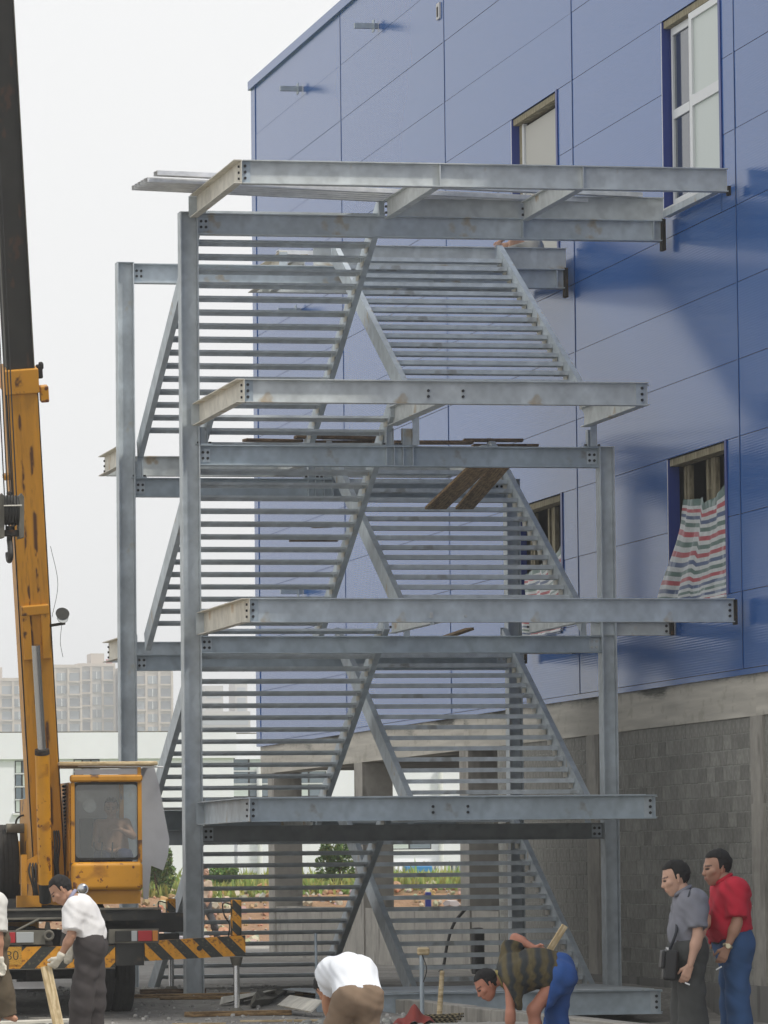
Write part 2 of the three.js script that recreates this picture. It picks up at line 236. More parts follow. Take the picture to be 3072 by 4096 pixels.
// ------------------------------------------------------------------ the blue clad factory building
const RY = (k) => 4.04 + 0.9733 * k, TOPY = RY(13);
const bld = thing('factory_building', 'large factory building clad in ribbed blue panels above a raw concrete and block ground floor', 'building', [XF + 8, 0, 3]);
const winZ = [[-9.16, -6.3], [-0.23, 2.62]];
{
  // one ribbed panel: rounded micro ribs running along z, returns folded back at the edges
  function panelGeo(len, h) {
    const n = Math.round(h / 0.033) * 2, P = [], I = [];
    for (let j = 0; j <= n; j++) { const y = (j / n) * h, x = j % 2 ? 0 : 0.0007; P.push(x, y, 0, x, y, len); }
    for (let j = 0; j < n; j++) { const a = j * 2; I.push(a, a + 1, a + 2, a + 1, a + 3, a + 2); }
    const g = new THREE.BufferGeometry(); g.setAttribute('position', new THREE.Float32BufferAttribute(P, 3)); g.setIndex(I);
    const face = g.toNonIndexed(); face.computeVertexNormals();
    const back = new THREE.BoxGeometry(0.045, h - 0.004, len - 0.004).translate(0.026, h / 2, len / 2).toNonIndexed(); back.deleteAttribute('uv');
    const m = mergeGeometries([face, back]); const uv = new Float32Array(m.attributes.position.count * 2), p = m.attributes.position, ox = rr(0, 9);
    for (let i = 0; i < p.count; i++) { uv[i * 2] = p.getZ(i) + ox; uv[i * 2 + 1] = p.getY(i); }
    m.setAttribute('uv', new THREE.BufferAttribute(uv, 2)); return m;
  }
  const JZ = [-31.0, -22.5, -13.9, -5.33, 3.3, 11.9, 20.5, 29.1, 37.7];
  for (let r = 0; r < 13; r++) for (let c = 0; c < JZ.length - 1; c++) {
    let segs = [[JZ[c], JZ[c + 1]]];
    if ((r >= 6 && r <= 8) || r === 1 || r === 2) for (const [a, b] of winZ) if (a > JZ[c] && b < JZ[c + 1]) segs = [[JZ[c], a], [b, JZ[c + 1]]];
    for (const [a, b] of segs) add(bld, 'wall_panel', panelGeo(b - a - 0.012, 0.9733 - 0.008), M.bluePanel, [XF + rr(-0.0015, 0.0015), RY(r) + 0.004, a + 0.006], [0, rr(-0.0003, 0.0003), rr(-0.0007, 0.0007)]);
  }
  for (let c = 1; c < JZ.length - 1; c++) {
    boxAB(bld, 'joint_strip', M.bluePanel, XF - 0.005, XF - 0.002, RY(0), RY(6) - 0.01, JZ[c] - 0.03, JZ[c] + 0.03);
    boxAB(bld, 'joint_strip', M.bluePanel, XF - 0.005, XF - 0.002, RY(6) + 0.01, TOPY, JZ[c] - 0.03, JZ[c] + 0.03);
    boxAB(bld, 'joint_groove', M.gasket, XF - 0.007, XF - 0.0055, RY(0), TOPY, JZ[c] + 0.012, JZ[c] + 0.022);
  }
  boxAB(bld, 'corner_trim', M.bluePanel, XF - 0.012, XF + 0.3, RY(0) - 0.07, TOPY - 0.05, -31.45, -31.02);
  boxAB(bld, 'coping', M.bluePanel, XF - 0.06, XF + 0.4, TOPY - 0.045, TOPY + 0.125, -31.52, 37.8);
  boxAB(bld, 'drip_trim', M.bluePanel, XF - 0.025, XF + 0.05, 3.962, 4.032, -31.2, 37.7);
  // shell behind the cladding
  const inner = M.interior;
  boxAB(bld, 'roof_slab', M.concreteDark, XF + 0.06, XF + 30, TOPY - 0.4, TOPY - 0.05, -31.3, 37.7);
  boxAB(bld, 'floor_slab', M.concreteDark, XF + 0.1, XF + 30, 3.5, 3.9, -31.0, 37.7);
  boxAB(bld, 'end_wall', M.blueTrim, XF + 0.3, XF + 30, 3.9, TOPY - 0.05, -31.42, -31.32);
  boxAB(bld, 'end_wall', M.blueTrim, XF + 0.06, XF + 30, 3.9, TOPY - 0.05, 37.72, 37.82);
  boxAB(bld, 'rear_wall', M.blueTrim, XF + 30, XF + 30.1, 3.9, TOPY, -31.4, 37.8);
  boxAB(bld, 'inner_lining', inner, XF + 3.5, XF + 3.6, 3.92, TOPY - 0.42, -31.2, 37.6);
  boxAB(bld, 'upper_floor', inner, XF + 0.1, XF + 3.5, 9.5, 9.8, -31.2, 37.6);
  for (const [a, b] of winZ) add(bld, 'wall_panel', panelGeo(b - a - 0.012, 0.38), M.bluePanel, [XF, RY(6) + 0.0055, a + 0.006]);
  // window openings
  for (const [z0, z1] of winZ) for (const [y0, y1] of [[RY(1), RY(3)], [RY(6) + 0.4, RY(9)]]) {
    const s = sub(bld, 'window_opening');
    boxAB(s, 'reveal', M.blueReveal, XF - 0.004, XF + 0.15, y0, y1 - 0.01, z0 - 0.03, z0 + 0.004);
    boxAB(s, 'reveal', M.blueReveal, XF + 0.004, XF + 0.15, y0, y1 - 0.01, z1 - 0.004, z1 + 0.03);
    boxAB(s, 'flange', M.blueReveal, XF - 0.016, XF - 0.003, y0, y1 + 0.01, z1 + 0.002, z1 + 0.1);
    boxAB(s, 'flange', M.whitePaint, XF - 0.006, XF - 0.001, y0, y1 - 0.02, z0 - 0.04, z0 - 0.02);
    boxAB(s, 'lintel', M.foam, XF + 0.02, XF + 0.2, y1 - 0.1, y1 - 0.012, z0 + 0.01, z1 - 0.01);
    boxAB(s, 'sill', M.whitePaint, XF - 0.04, XF + 0.15, y0 - 0.03, y0 - 0.002, z0 + 0.01, z1 - 0.01);
  }
  { // tall glazed door pair beside the front landing
    const s = sub(bld, 'glazed_door'), z0 = winZ[1][0] + 0.02, z1 = winZ[1][1] - 0.02, yb = RY(6) + 0.42, yt = RY(9) - 0.11, zm = 1.05, ym = 11.53;
    const fx = XF + 0.1, bar = (a, b, c, d, x0 = fx, x1 = fx + 0.06) => boxAB(s, 'frame_bar', M.alu, x0, x1, c, d, a, b);
    bar(z0 + 0.06, z0 + 0.14, yb, yt); bar(zm - 0.32, zm - 0.02, yb, yt, fx + 0.03, fx + 0.06); bar(z0 + 0.14, zm - 0.32, yt - 0.1, yt); bar(z0 + 0.14, zm - 0.32, ym - 0.06, ym + 0.06); bar(z0 + 0.14, zm - 0.32, yb, yb + 0.1);
    boxAB(s, 'pane', M.glassDark, fx + 0.025, fx + 0.035, ym + 0.06, yt - 0.1, z0 + 0.14, zm - 0.32); boxAB(s, 'pane', M.glassDark, fx + 0.025, fx + 0.035, yb + 0.1, ym - 0.06, z0 + 0.14, zm - 0.32);
    const gx = XF + 0.02; bar(zm, zm + 0.14, yb, yt, gx, gx + 0.07); bar(z1 - 0.05, z1, yb, yt, gx, gx + 0.07); bar(zm + 0.14, z1 - 0.05, yt - 0.09, yt, gx, gx + 0.07); bar(zm + 0.14, z1 - 0.05, ym - 0.07, ym + 0.07, gx, gx + 0.07); bar(zm + 0.14, z1 - 0.05, yb, yb + 0.1, gx, gx + 0.07);
    boxAB(s, 'pane', M.glassPale, gx + 0.03, gx + 0.04, ym + 0.07, yt - 0.09, zm + 0.14, z1 - 0.05); boxAB(s, 'pane', M.glassPale, gx + 0.03, gx + 0.04, yb + 0.1, ym - 0.07, zm + 0.14, z1 - 0.05);
  }
  { // plain pale door leaf at the back landing
    const s = sub(bld, 'pale_door'), [z0, z1] = winZ[0], yb = RY(6) + 0.42, yt = RY(9) - 0.11;
    boxAB(s, 'frame_bar', M.foam, XF + 0.11, XF + 0.17, yb, yt, z0 + 0.02, z0 + 0.22); boxAB(s, 'frame_bar', M.alu, XF + 0.1, XF + 0.16, yb, yt, z0 + 0.24, z0 + 0.34);
    boxAB(s, 'leaf', M.doorLeaf, XF + 0.13, XF + 0.17, yb, yt - 0.05, z0 + 0.36, z1 - 0.03);
  }
  { // bare studs standing in the unglazed lower openings
    for (const [z0] of winZ) { const s = sub(bld, 'stud_frame'); for (const dz of [0.12, 0.3, 1.25, 1.5]) boxAB(s, 'stud', M.foam, XF + 0.18, XF + 0.24, RY(1), RY(3) - 0.11, z0 + dz, z0 + dz + (dz > 1.3 ? 0.2 : 0.1)); }
  }
  // ground floor: ring beam, pillars, sill walls, concrete blocks
  const bandG = (z0, z1) => { const L = z1 - z0, g = new THREE.BoxGeometry(0.5, 0.52, L), p = g.attributes.position, uv = g.attributes.uv; for (let i = 0; i < p.count; i++) uv.setXY(i, p.getZ(i) + z0, ((p.getY(i) + 0.26) / 0.52) * 0.6); return g; };
  for (const [a, b] of [[-31.2, -13.1], [-13.1, -4.7], [-4.7, 3.8], [3.8, 21], [21, 37.7]]) add(bld, 'ring_beam', bandG(a, b), M.band, [XF + 0.27, 3.7, (a + b) / 2]);
  const PIL = [[-30.4, -29.76], [-21.95, -21.23], [-13.42, -12.78], [-5.05, -4.38], [3.54, 4.1], [12.1, 12.7], [20.7, 21.3], [29.2, 29.8]];
  for (const [a, b] of PIL) boxAB(bld, 'pillar', M.concrete, XF + 0.012, XF + 0.545, -0.4, 3.439, a, b);
  for (let k = 0; k < 4; k++) for (const [a, b] of PIL.slice(0, 5)) boxAB(bld, 'inner_pillar', M.concreteDark, XF + 7.5 + 7 * k, XF + 8.0 + 7 * k, -0.4, 3.49, a, b);
  for (const [a, b] of [[-29.76, -21.95], [-21.23, -13.42], [-12.78, -10.88]]) {
    const s = sub(bld, 'sill_wall'), n = Math.round((b - a) / 1.2);
    for (let k = 0; k < n; k++) boxAB(s, 'cast_panel', M.concrete, XF + 0.04, XF + 0.3, -0.4, 0.935 + rr(-0.008, 0.008), a + ((b - a) * k) / n + 0.006, a + ((b - a) * (k + 1)) / n - 0.006);
  }
  boxAB(bld, 'mortar_bed', M.mortar, XF + 0.052, XF + 0.2, 0.1, 3.438, -10.88, -5.05);
  boxAB(bld, 'footing', M.concreteDark, XF - 0.03, XF + 0.2, -0.5, 0.1, -10.88, 37.7);
  boxAB(bld, 'mortar_bed', M.mortar, XF + 0.052, XF + 0.2, 0.1, 3.438, -4.38, 3.54);
  boxAB(bld, 'mortar_bed', M.mortar, XF + 0.052, XF + 0.2, 0.1, 3.438, 4.1, 12.1);
  boxAB(bld, 'plain_wall', M.concreteDark, XF + 0.06, XF + 0.2, 0.1, 3.438, 12.7, 37.6);
  const bw = sub(bld, 'block_wall'), BG = [0, 1, 2].map(() => rbox(0.04, 0.183, 0.396, 0.004, 1)), HG = [0, 1].map(() => rbox(0.04, 0.183, 0.188, 0.004, 1)), rest = [];
  let count = 0;
  for (const [za, zb] of [[3.54, -4.38], [4.1, 5.1], [-5.05, -10.88]]) for (let r = 0; r < 17; r++) {
    const y = 0.1 + 0.1964 * (r + 0.5), dir = Math.sign(zb - za); let z = za, half = r % 2 === 1;
    while (Math.abs(z - zb) > 0.2) {
      const L = half ? 0.2 : 0.409; half = false; if (Math.abs(z - zb) < L) break;
      const g = L < 0.3 ? HG[count % 2] : BG[count % 3], pos = [XF + 0.066 + rr(-0.002, 0.002), y + rr(-0.002, 0.002), z + (dir * L) / 2];
      const far = za === 3.54 && z < -3.95 && count >= 280;
      if (!far && count < 300) { add(bw, 'block', g, M.blocks[Math.floor(rnd() * 5)], pos, [rr(-0.01, 0.01), 0, 0]); count++; } else rest.push(g.clone().translate(...pos));
      z += dir * L;
    }
  }
  if (rest.length) { const m = addW(bld, 'block_courses', mergeGeometries(rest), M.blocks[2]); m.userData.kind = 'stuff'; }
}
// short fixing stubs sticking out of the cladding
{
  const spots = [[15.854, -26.09], [15.854, -19.08], [11.82, -26.49], [6.67, -26.51]];
  const names = ['left of the two near the roofline', 'right of the two near the roofline', 'seen between the top stair treads', 'seen between the middle stair treads'];
  spots.forEach(([y, z], i) => {
    const t = thing('wall_bracket', 'short galvanised fixing stub on the blue cladding, ' + names[i], 'bracket', [XF - 0.2, y, z], 'fixing stubs on the blue cladding');
    boxAB(t, 'arm', M.galvGrey, XF - 0.42, XF - 0.012, y - 0.045, y + 0.045, z - 0.04, z + 0.04); boxAB(t, 'plate', M.galvGrey, XF - 0.1, XF - 0.085, y - 0.1, y + 0.1, z - 0.09, z + 0.09);
  });
  const t = thing('wall_vent', 'small narrow metal vent plate high on the blue cladding', 'vent', [XF, 15.3, -14.2]);
  boxAB(t, 'frame', M.steelGrey, XF - 0.03, XF - 0.004, 15.16, 15.42, -14.32, -14.08); boxAB(t, 'slot', M.dark, XF - 0.034, XF - 0.031, 15.2, 15.36, -14.27, -14.17);
}
// striped woven sheets hung in the unglazed openings
{
  const COL = { w: [206, 210, 210], r: [182, 84, 92], g: [98, 124, 118], b: [82, 100, 136] }, seq = 'bwrwbwgwbwrwgwbwrwgwrwgwbwrwgg';
  const t = tex(512, 1, (u, v) => { const k = Math.min(seq.length - 1, Math.floor(v * seq.length)), c = COL[seq[k]]; const wv = 0.9 + 0.16 * fb(u, v, 40, 3) + 0.04 * Math.sin(u * 6.283 * 90); const crease = sst(0.66, 0.74, fb(u * 1.0, v * 0.3, 14, 3)); return mix3(c.map((q) => q * wv), [220, 224, 226], crease * 0.45); });
  t.repeat.set(1, 1);
  const tm = phy({ map: t, roughness: 0.42, transmission: 0.12, thickness: 0, sheen: 0.2 });
  function tarp(label, left, right, fold) { // left/right: list of [x,y,z] from top to bottom
    const n = 36, m = 40, P = [], U2 = [], I = [];
    const cl = new THREE.CatmullRomCurve3(left.map(V)), cr = new THREE.CatmullRomCurve3(right.map(V));
    for (let j = 0; j <= m; j++) for (let i = 0; i <= n; i++) {
      const u = i / n, v = j / m, p = cl.getPoint(v).lerp(cr.getPoint(v), u);
      const sag = Math.sin(u * Math.PI) * 0.12 * (1 - v) * (u > 0.5 ? 1.3 : 0.6);
      p.y -= sag; p.x += fold * (0.05 * Math.exp(-Math.pow((u - 0.24 - 0.05 * Math.sin(v * 5)) / 0.07, 2)) * v + 0.02 * Math.sin(u * 19 + v * 4) + 0.012 * Math.sin(u * 37 - v * 11)) - fold * 0.03 * Math.sin(u * 3.1);
      p.y -= 0.05 * Math.exp(-Math.pow((u - 0.24) / 0.1, 2)) * v;
      P.push(p.x, p.y, p.z); U2.push(u, 1 - v);
    }
    for (let j = 0; j < m; j++) for (let i = 0; i < n; i++) { const a = j * (n + 1) + i; I.push(a, a + 1, a + n + 1, a + 1, a + n + 2, a + n + 1); }
    const g = new THREE.BufferGeometry(); g.setAttribute('position', new THREE.Float32BufferAttribute(P, 3)); g.setAttribute('uv', new THREE.Float32BufferAttribute(U2, 2)); g.setIndex(I); g.computeVertexNormals();
    single('striped_tarpaulin', label, 'tarpaulin', g, tm);
  }
  tarp('red, blue and green striped tarpaulin draped over the lower opening at the right edge', [[XF + 0.03, 6.38, 0.42], [XF + 0.01, 6.1, 0.3], [XF - 0.05, 5.6, -0.14], [XF - 0.09, 5.16, -0.5], [XF - 0.1, 4.9, -0.6]], [[XF + 0.03, 6.42, 2.58], [XF + 0.02, 5.8, 2.58], [XF + 0.01, 5.3, 2.58], [XF, 4.92, 2.58]], 1);
  tarp('striped tarpaulin bunched in the lower opening behind the stair stringer', [[XF + 0.06, 5.95, -8.9], [XF + 0.03, 5.6, -8.9], [XF - 0.02, 5.2, -8.9], [XF - 0.04, 4.95, -8.9]], [[XF + 0.06, 6.25, -6.38], [XF + 0.03, 5.7, -6.38], [XF, 5.3, -6.38], [XF - 0.01, 4.95, -6.38]], 1.2);
}
console.log('building done');

// ------------------------------------------------------------------ galvanised steel stair tower
const ZF = 3.4, ZB = -5.5, ZR = -8.2;             // front landing edge, rear frame, rear landing edge
const LV = [ // floor beam bottom/top, landing beam bottom/top
  { fb: null, ft: null, lb: -0.235, lt: 0.065, xl: 1.0, xr: 5.35 },
  { fb: 1.955, ft: 2.165, lb: 2.18, lt: 2.475, xl: 0.197, xr: 5.32 },
  { fb: 4.39, ft: 4.61, lb: 4.62, lt: 4.915, xl: 0.215, xr: 6.36 },
  { fb: 6.82, ft: 7.085, lb: 7.325, lt: 7.615, xl: 0.174, xr: 5.29 },
  { fb: 9.825, ft: 10.1, lb: 10.03, lt: 10.325, xl: 0.163, xr: 6.36 },
];
const tower = thing('stair_tower', 'unfinished galvanised steel outdoor stair tower with crossing flights', 'stair tower', [2.8, 0, -2.7]);
const boltG = new THREE.CylinderGeometry(0.019, 0.019, 0.02, 6).rotateX(Math.PI / 2);
const boltGX = new THREE.CylinderGeometry(0.017, 0.017, 0.024, 6).rotateZ(Math.PI / 2);
const boltGY = new THREE.CylinderGeometry(0.02, 0.02, 0.03, 6);
function gusset(parent, x, y, z, mat = M.bolt, w = 0.13, h = 0.16) { // plate with four bolts on a web that faces the camera
  add(parent, 'gusset_plate', box(w, h, 0.01), M.galv, [x, y, z + 0.005]);
  for (const dx of [-0.032, 0.032]) for (const dy of [-0.038, 0.038]) add(parent, 'bolt', boltG, mat, [x + dx, y + dy, z + 0.018]);
}
// columns: flanges face left and right
for (const [x0, x1, z, top] of [[-0.063, 0.172, 0, 10.105], [-0.063, 0.172, ZB, 10.105], [5.484, 5.682, 0, 7.085], [5.484, 5.682, ZB, 7.085]]) {
  const c = add(tower, 'column', hY(top + 0.12, x1 - x0, 0.24, 0.014, 0.01), M.galvCol, [(x0 + x1) / 2, (top - 0.12) / 2, z]);
  add(c, 'cap_plate', box(x1 - x0 + 0.004, 0.008, 0.244), M.galv, [(x0 + x1) / 2, top + 0.004, z]);
  add(c, 'base_plate', box(0.34, 0.02, 0.34), M.galvGrey, [(x0 + x1) / 2, -0.1, z]);
}
// floor beams between the columns, front and rear frame
for (let n = 1; n <= 4; n++) {
  const L = LV[n], h = L.ft - L.fb, y = (L.ft + L.fb) / 2, xr = n === 4 ? 6.38 : 5.482;
  for (const z of [0, ZB]) {
    const b = add(tower, 'floor_beam', hX(xr - 0.176, h, 0.19, 0.012, 0.009), n === 4 ? M.galv : n === 1 ? M.galvShadeTone : M.galvGrey, [(xr + 0.176) / 2, y, z]);  // first floor beams carry the deck's shade in their colour
    const my = Math.min(0.17, h - 0.04);
    gusset(b, 0.255, y, z + 0.006, M.bolt, 0.13, my);
    if (n < 4) gusset(b, 5.4, y, z + 0.006, n === 2 ? M.boltZinc : M.bolt, 0.13, my);
    else { // seat on the wall: stiffener, end plate and rusty cleat
      add(b, 'stiffener', box(0.012, h - 0.03, 0.085), M.galv, [6.27, y, z + 0.05]); add(b, 'stiffener', box(0.012, h - 0.03, 0.085), M.galv, [4.5, y, z + 0.05]);
      add(b, 'wall_cleat', box(0.05, 0.42, 0.14), M.rustPlate, [6.41, y - 0.05, z]);
    }
  }
}
// landings
const cside = (len, h) => { const H = h / 2, b = 0.1, t = 0.012, w = 0.009; return metreUV(prism([[0, -H], [0, H], [-b, H], [-b, H - t], [-w, H - t], [-w, -H + t], [-b, -H + t], [-b, -H]], len).translate(0, 0, -len / 2)); };
function endBolts(parent, x, y, z, n = 3) { for (let k = 0; k < n; k++) { const dy = (k - (n - 1) / 2) * 0.085; add(parent, 'bolt', boltGX, M.bolt, [x - 0.03, y + dy, z - 0.03]); add(parent, 'bolt', boltG, M.bolt, [x + 0.05, y + dy, z + 0.014]); } }
for (let n = 0; n <= 4; n++) for (const rear of [false, true]) {
  if (n === 0 && rear) continue;
  const open4 = n === 4 && rear, L = open4 ? { ...LV[4], xl: 2.4 } : LV[n], h = L.lt - L.lb, y = (L.lt + L.lb) / 2, zEdge = rear ? ZR : ZF, zIn = rear ? ZB : 0, sg = rear ? -1 : 1;
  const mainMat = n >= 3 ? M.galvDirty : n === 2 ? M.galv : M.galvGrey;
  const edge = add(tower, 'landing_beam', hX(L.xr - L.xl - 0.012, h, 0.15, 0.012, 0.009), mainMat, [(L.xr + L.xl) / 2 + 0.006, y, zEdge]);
  const zs0 = zIn + sg * 0.13, zs1 = zEdge + (rear ? -0.06 : 0.076), zc = (zs0 + zs1) / 2, zl = Math.abs(zs1 - zs0);
  if (n > 0) {
    const side = add(tower, 'landing_beam', cside(zl, h), n === 1 ? M.galv : M.galvCream, [L.xl - 0.003, y, zc]);
    if (!rear) { add(edge, 'end_plate', box(0.1, h - 0.03, 0.012), M.galvGrey, [L.xl + 0.06, y, zEdge + 0.012]); for (let k = -1; k <= 1; k++) { add(side, 'bolt', boltGX, M.bolt, [L.xl - 0.02, y + k * 0.075, zEdge - 0.05]); add(edge, 'bolt', boltG, M.bolt, [L.xl + 0.045, y + k * 0.075, zEdge + 0.026]); } }
    else for (let k = -1; k <= 1; k++) add(side, 'bolt', boltGX, M.bolt, [L.xl - 0.02, y + k * 0.075, zEdge - 0.02]);
    add(side, 'end_plate', box(0.12, h - 0.026, 0.012), M.galv, [L.xl - 0.058, y, zs0 - sg * 0.01]);
    // joists across the landing
    const joists = n === 4 || n === 2 ? [2.66, 4.49] : [2.7];
    for (const x of joists) {
      const jh = n === 3 ? 0.26 : 0.27, jy = n === 2 ? L.lb + jh / 2 + 0.004 : L.lb + jh / 2 + 0.004;
      const j = add(tower, 'joist', hZ(Math.abs(zEdge - zs0) - 0.12, jh - 0.02, n === 3 ? 0.14 : 0.1, 0.01, 0.008), M.galvDirty, [x, jy, (zs0 + zEdge) / 2]);
      for (let k = 0; k < 2; k++) { add(j, 'bolt', boltGX, M.bolt, [x - 0.02, jy - 0.04 + k * 0.08, zs0 + sg * 0.06]); }
    }
    if (n === 1 || n === 3) { // free right-hand end with its return beam
      const rb = add(tower, 'landing_beam', hZ(Math.abs(zEdge - zs0) - 0.09, h - 0.03, 0.12, 0.012, 0.009), M.galvDirty, [L.xr - 0.02, y, (zs0 + zEdge) / 2 - sg * 0.0]);
      if (!rear) { add(edge, 'end_plate', box(0.1, h - 0.03, 0.012), M.galv, [L.xr - 0.1, y, zEdge + 0.012]); for (let k = -1; k <= 1; k++) add(edge, 'bolt', boltG, M.bolt, [L.xr - 0.075, y + k * 0.075, zEdge + 0.026]); add(rb, 'bolt', boltGX, M.bolt, [L.xr + 0.0, y, zEdge - 0.2]); }
    } else if (!rear || n === 2 || n === 4) { // seat on the wall
      add(edge, 'wall_cleat', box(0.04, n === 4 ? 0.12 : h + 0.02, 0.1), M.rustPlate, [6.385, n === 4 ? L.lb + 0.02 : y - 0.02, zEdge - 0.02]);
      if (n === 2 && !rear) for (let k = -1; k <= 1; k++) add(edge, 'bolt', boltG, M.bolt, [6.31, y + k * 0.07, zEdge + 0.016]);
      const ih = n === 4 ? 0.3 : 0.18, ix = n === 4 ? 2.75 : 5.36;
      const ib = add(tower, 'inner_beam', hX(6.42 - ix, ih, 0.13, 0.01, 0.008), M.galvDirty, [(6.42 + ix) / 2, (n === 4 ? 10.105 : 4.615) + ih / 2, zIn]);
      if (n === 2) { add(ib, 'wall_cleat', box(0.05, 0.19, 0.14), M.rustPlate, [6.45, 4.71, zIn]); for (let k = 0; k < 2; k++) add(ib, 'bolt', boltG, M.bolt, [6.38, 4.67 + k * 0.07, zIn + 0.012]); }
    }
    if (!rear && (n === 1 || n === 3)) for (const x of [2.49, 2.93]) for (let k = 0; k < 2; k++) add(edge, 'bolt', boltG, M.bolt, [x, y - 0.11 + k * 0.072 + 0.06, zEdge + 0.014]);
    if (!rear && n === 2) { add(edge, 'drip_weld', box(0.05, 0.05, 0.02), M.galv, [2.5, L.lb - 0.01, zEdge + 0.04]); add(edge, 'bolt', boltG, M.boltZinc, [2.5, y - 0.06, zEdge + 0.016]); add(edge, 'bolt', boltG, M.boltZinc, [2.93, y - 0.07, zEdge + 0.016]); add(edge, 'end_bolt_plate', box(0.04, 0.07, 0.012), M.boltZinc, [2.5, y - 0.06, zEdge + 0.01]); }
    if (!rear && n === 4) for (const x of [2.66, 4.49]) add(edge, 'stiffener', box(0.014, h - 0.03, 0.06), M.galvDirty, [x, y, zEdge + 0.036]);
  } else { // lowest landing lies on the ground
    const rb = add(tower, 'landing_beam', hZ(3.2, h - 0.03, 0.12, 0.012, 0.009), M.galvGrey, [L.xr - 0.02, y, 1.75]);
    add(edge, 'end_plate', box(0.09, h - 0.03, 0.012), M.galv, [L.xr - 0.09, y, zEdge + 0.012]); for (let k = -1; k <= 1; k++) add(edge, 'bolt', boltG, M.bolt, [L.xr - 0.06, y + k * 0.07, zEdge + 0.026]);
  }
}
// chequer plate deck already laid on the first landings
add(tower, 'deck_plate', box(2.42, 0.008, 3.1), M.tread, [1.46, LV[1].lt + 0.006, 1.72]); add(tower, 'deck_plate', box(2.5, 0.008, 3.1), M.tread, [3.98, LV[1].lt + 0.006, 1.72]);
add(tower, 'deck_plate', box(5.1, 0.008, 2.4), M.tread, [2.76, LV[1].lt + 0.006, -6.9]);
add(tower, 'deck_plate', box(4.2, 0.008, 3.1), M.tread, [3.2, LV[0].lt + 0.006, 1.72]);
add(tower, 'deck_plate', box(2.6, 0.008, 2.4), M.tread, [5.06, LV[4].lt + 0.006, -6.9]);
{ // angle lying against the wall beside the top landing
  const a = add(tower, 'wall_angle', prism([[0, 0], [0.09, 0], [0.09, 0.012], [0.012, 0.012], [0.012, 0.09], [0, 0.09]], 2.7), M.galv, [6.37, 10.12, 0.2]);
}
// stub posts carrying the third landing
for (const z of [0, ZB]) for (const [x, w] of [[0.235, 0.09], [2.69, 0.1], [2.925, 0.13], [5.4, 0.12]]) {
  const s = add(tower, 'stub_post', hY(7.32 - 7.1, w, 0.12, 0.008, 0.008), M.galv, [x, 7.21, z]);
  add(s, 'foot_plate', box(w + 0.12, 0.012, 0.16), M.galvGrey, [x, 7.094, z]);
  for (const dx of [-w / 2 - 0.03, w / 2 + 0.03]) add(s, 'bolt', boltGY, M.bolt, [x + dx, 7.112, z + 0.05]);
  if (x > 2 && x < 3.2) for (const dx of [-w / 2, w / 2]) add(s, 'web_stiffener', box(0.01, 0.238, 0.08), M.galv, [x + dx, 6.952, z + 0.046]);
}
// stair flights: the left ones climb towards the viewer, the right ones away
const RI = 0.1515, GO = 0.2985, SL = Math.atan2(RI, GO);
const treadG = [1, -1].map((q) => [0, 1, 2].map(() => { const w = 2.37; return metreUV(mergeGeometries([box(w, 0.006, 0.28), box(w, 0.056, 0.006).translate(0, -0.026, q * 0.144), q > 0 ? box(w, 0.05, 0.006).translate(0, -0.023, -0.144) : box(w, 0.03, 0.006).translate(0, -0.013, 0.144)])); }));   // folded pans
const cleatG = metreUV(mergeGeometries([box(0.006, 0.06, 0.22), box(0.045, 0.006, 0.22).translate(0.02, 0.03, 0)]));
function flight(left, lo, hi, yr, zr) {
  const f = sub(tower, 'stair_flight'), x0 = left ? 0.27 : 2.985, x1 = x0 + 2.37, s = left ? 1 : -1;
  const ys = []; let k0 = -40; const yBase = LV[lo].lt, yTop = LV[hi].lt;
  for (let k = -24; k < 24; k++) { const y = yr + k * RI + 0.035; if (y > yBase + 0.09 && y < yTop - 0.06) ys.push([y, zr + s * k * GO]); }
  ys.forEach(([y, z], i) => add(f, 'tread', treadG[left ? 1 : 0][i % 3], M.tread, [(x0 + x1) / 2 + rr(-0.004, 0.004), y, z]));
  const [ya, za] = ys[0], [yb, zb] = ys[ys.length - 1];
  const a = [ya - RI * 1.7, za - s * GO * 1.7], b = [yb + RI * 0.75, zb + s * GO * 0.75], len = Math.hypot(b[0] - a[0], b[1] - a[1]);
  const g = chan(len, 0.27, 0.075).rotateX(left ? -SL : SL), cy = (a[0] + b[0]) / 2 - 0.005, cz = (a[1] + b[1]) / 2;
  const G = metreUV(g);
  for (const x of [x0 - 0.01, x1 + 0.002]) {
    const st = add(f, 'stringer', G, M.galv, [x, cy, cz]);
    add(f, 'end_plate', box(0.075, 0.26, 0.012), M.galv, [x + 0.03, b[0] + 0.0, b[1] + s * 0.02]); const fy = lo ? LV[lo].ft + 0.004 : -0.05, ft = a[0] + 0.1; if (ft - fy > 0.05) add(f, 'foot_stub', box(0.085, ft - fy, 0.014), M.galv, [x + 0.035, (ft + fy) / 2, a[1] + s * 0.06]);
  }
  ys.forEach(([y, z]) => add(f, 'tread_cleat', cleatG, M.galvCream, [x1 - 0.012, y - 0.095, z]));
}
flight(true, 3, 4, 9.849, -1.1); flight(true, 2, 3, 6.82, -1.13); flight(true, 1, 2, 4.385, -1.09); flight(true, 0, 1, 1.8, -1.3);
flight(false, 3, 4, 10.134, -5.05); flight(false, 2, 3, 6.69, -4.28); flight(false, 1, 2, 4.548, -4.75); flight(false, 0, 1, 1.799, -4.09);
console.log('tower done');

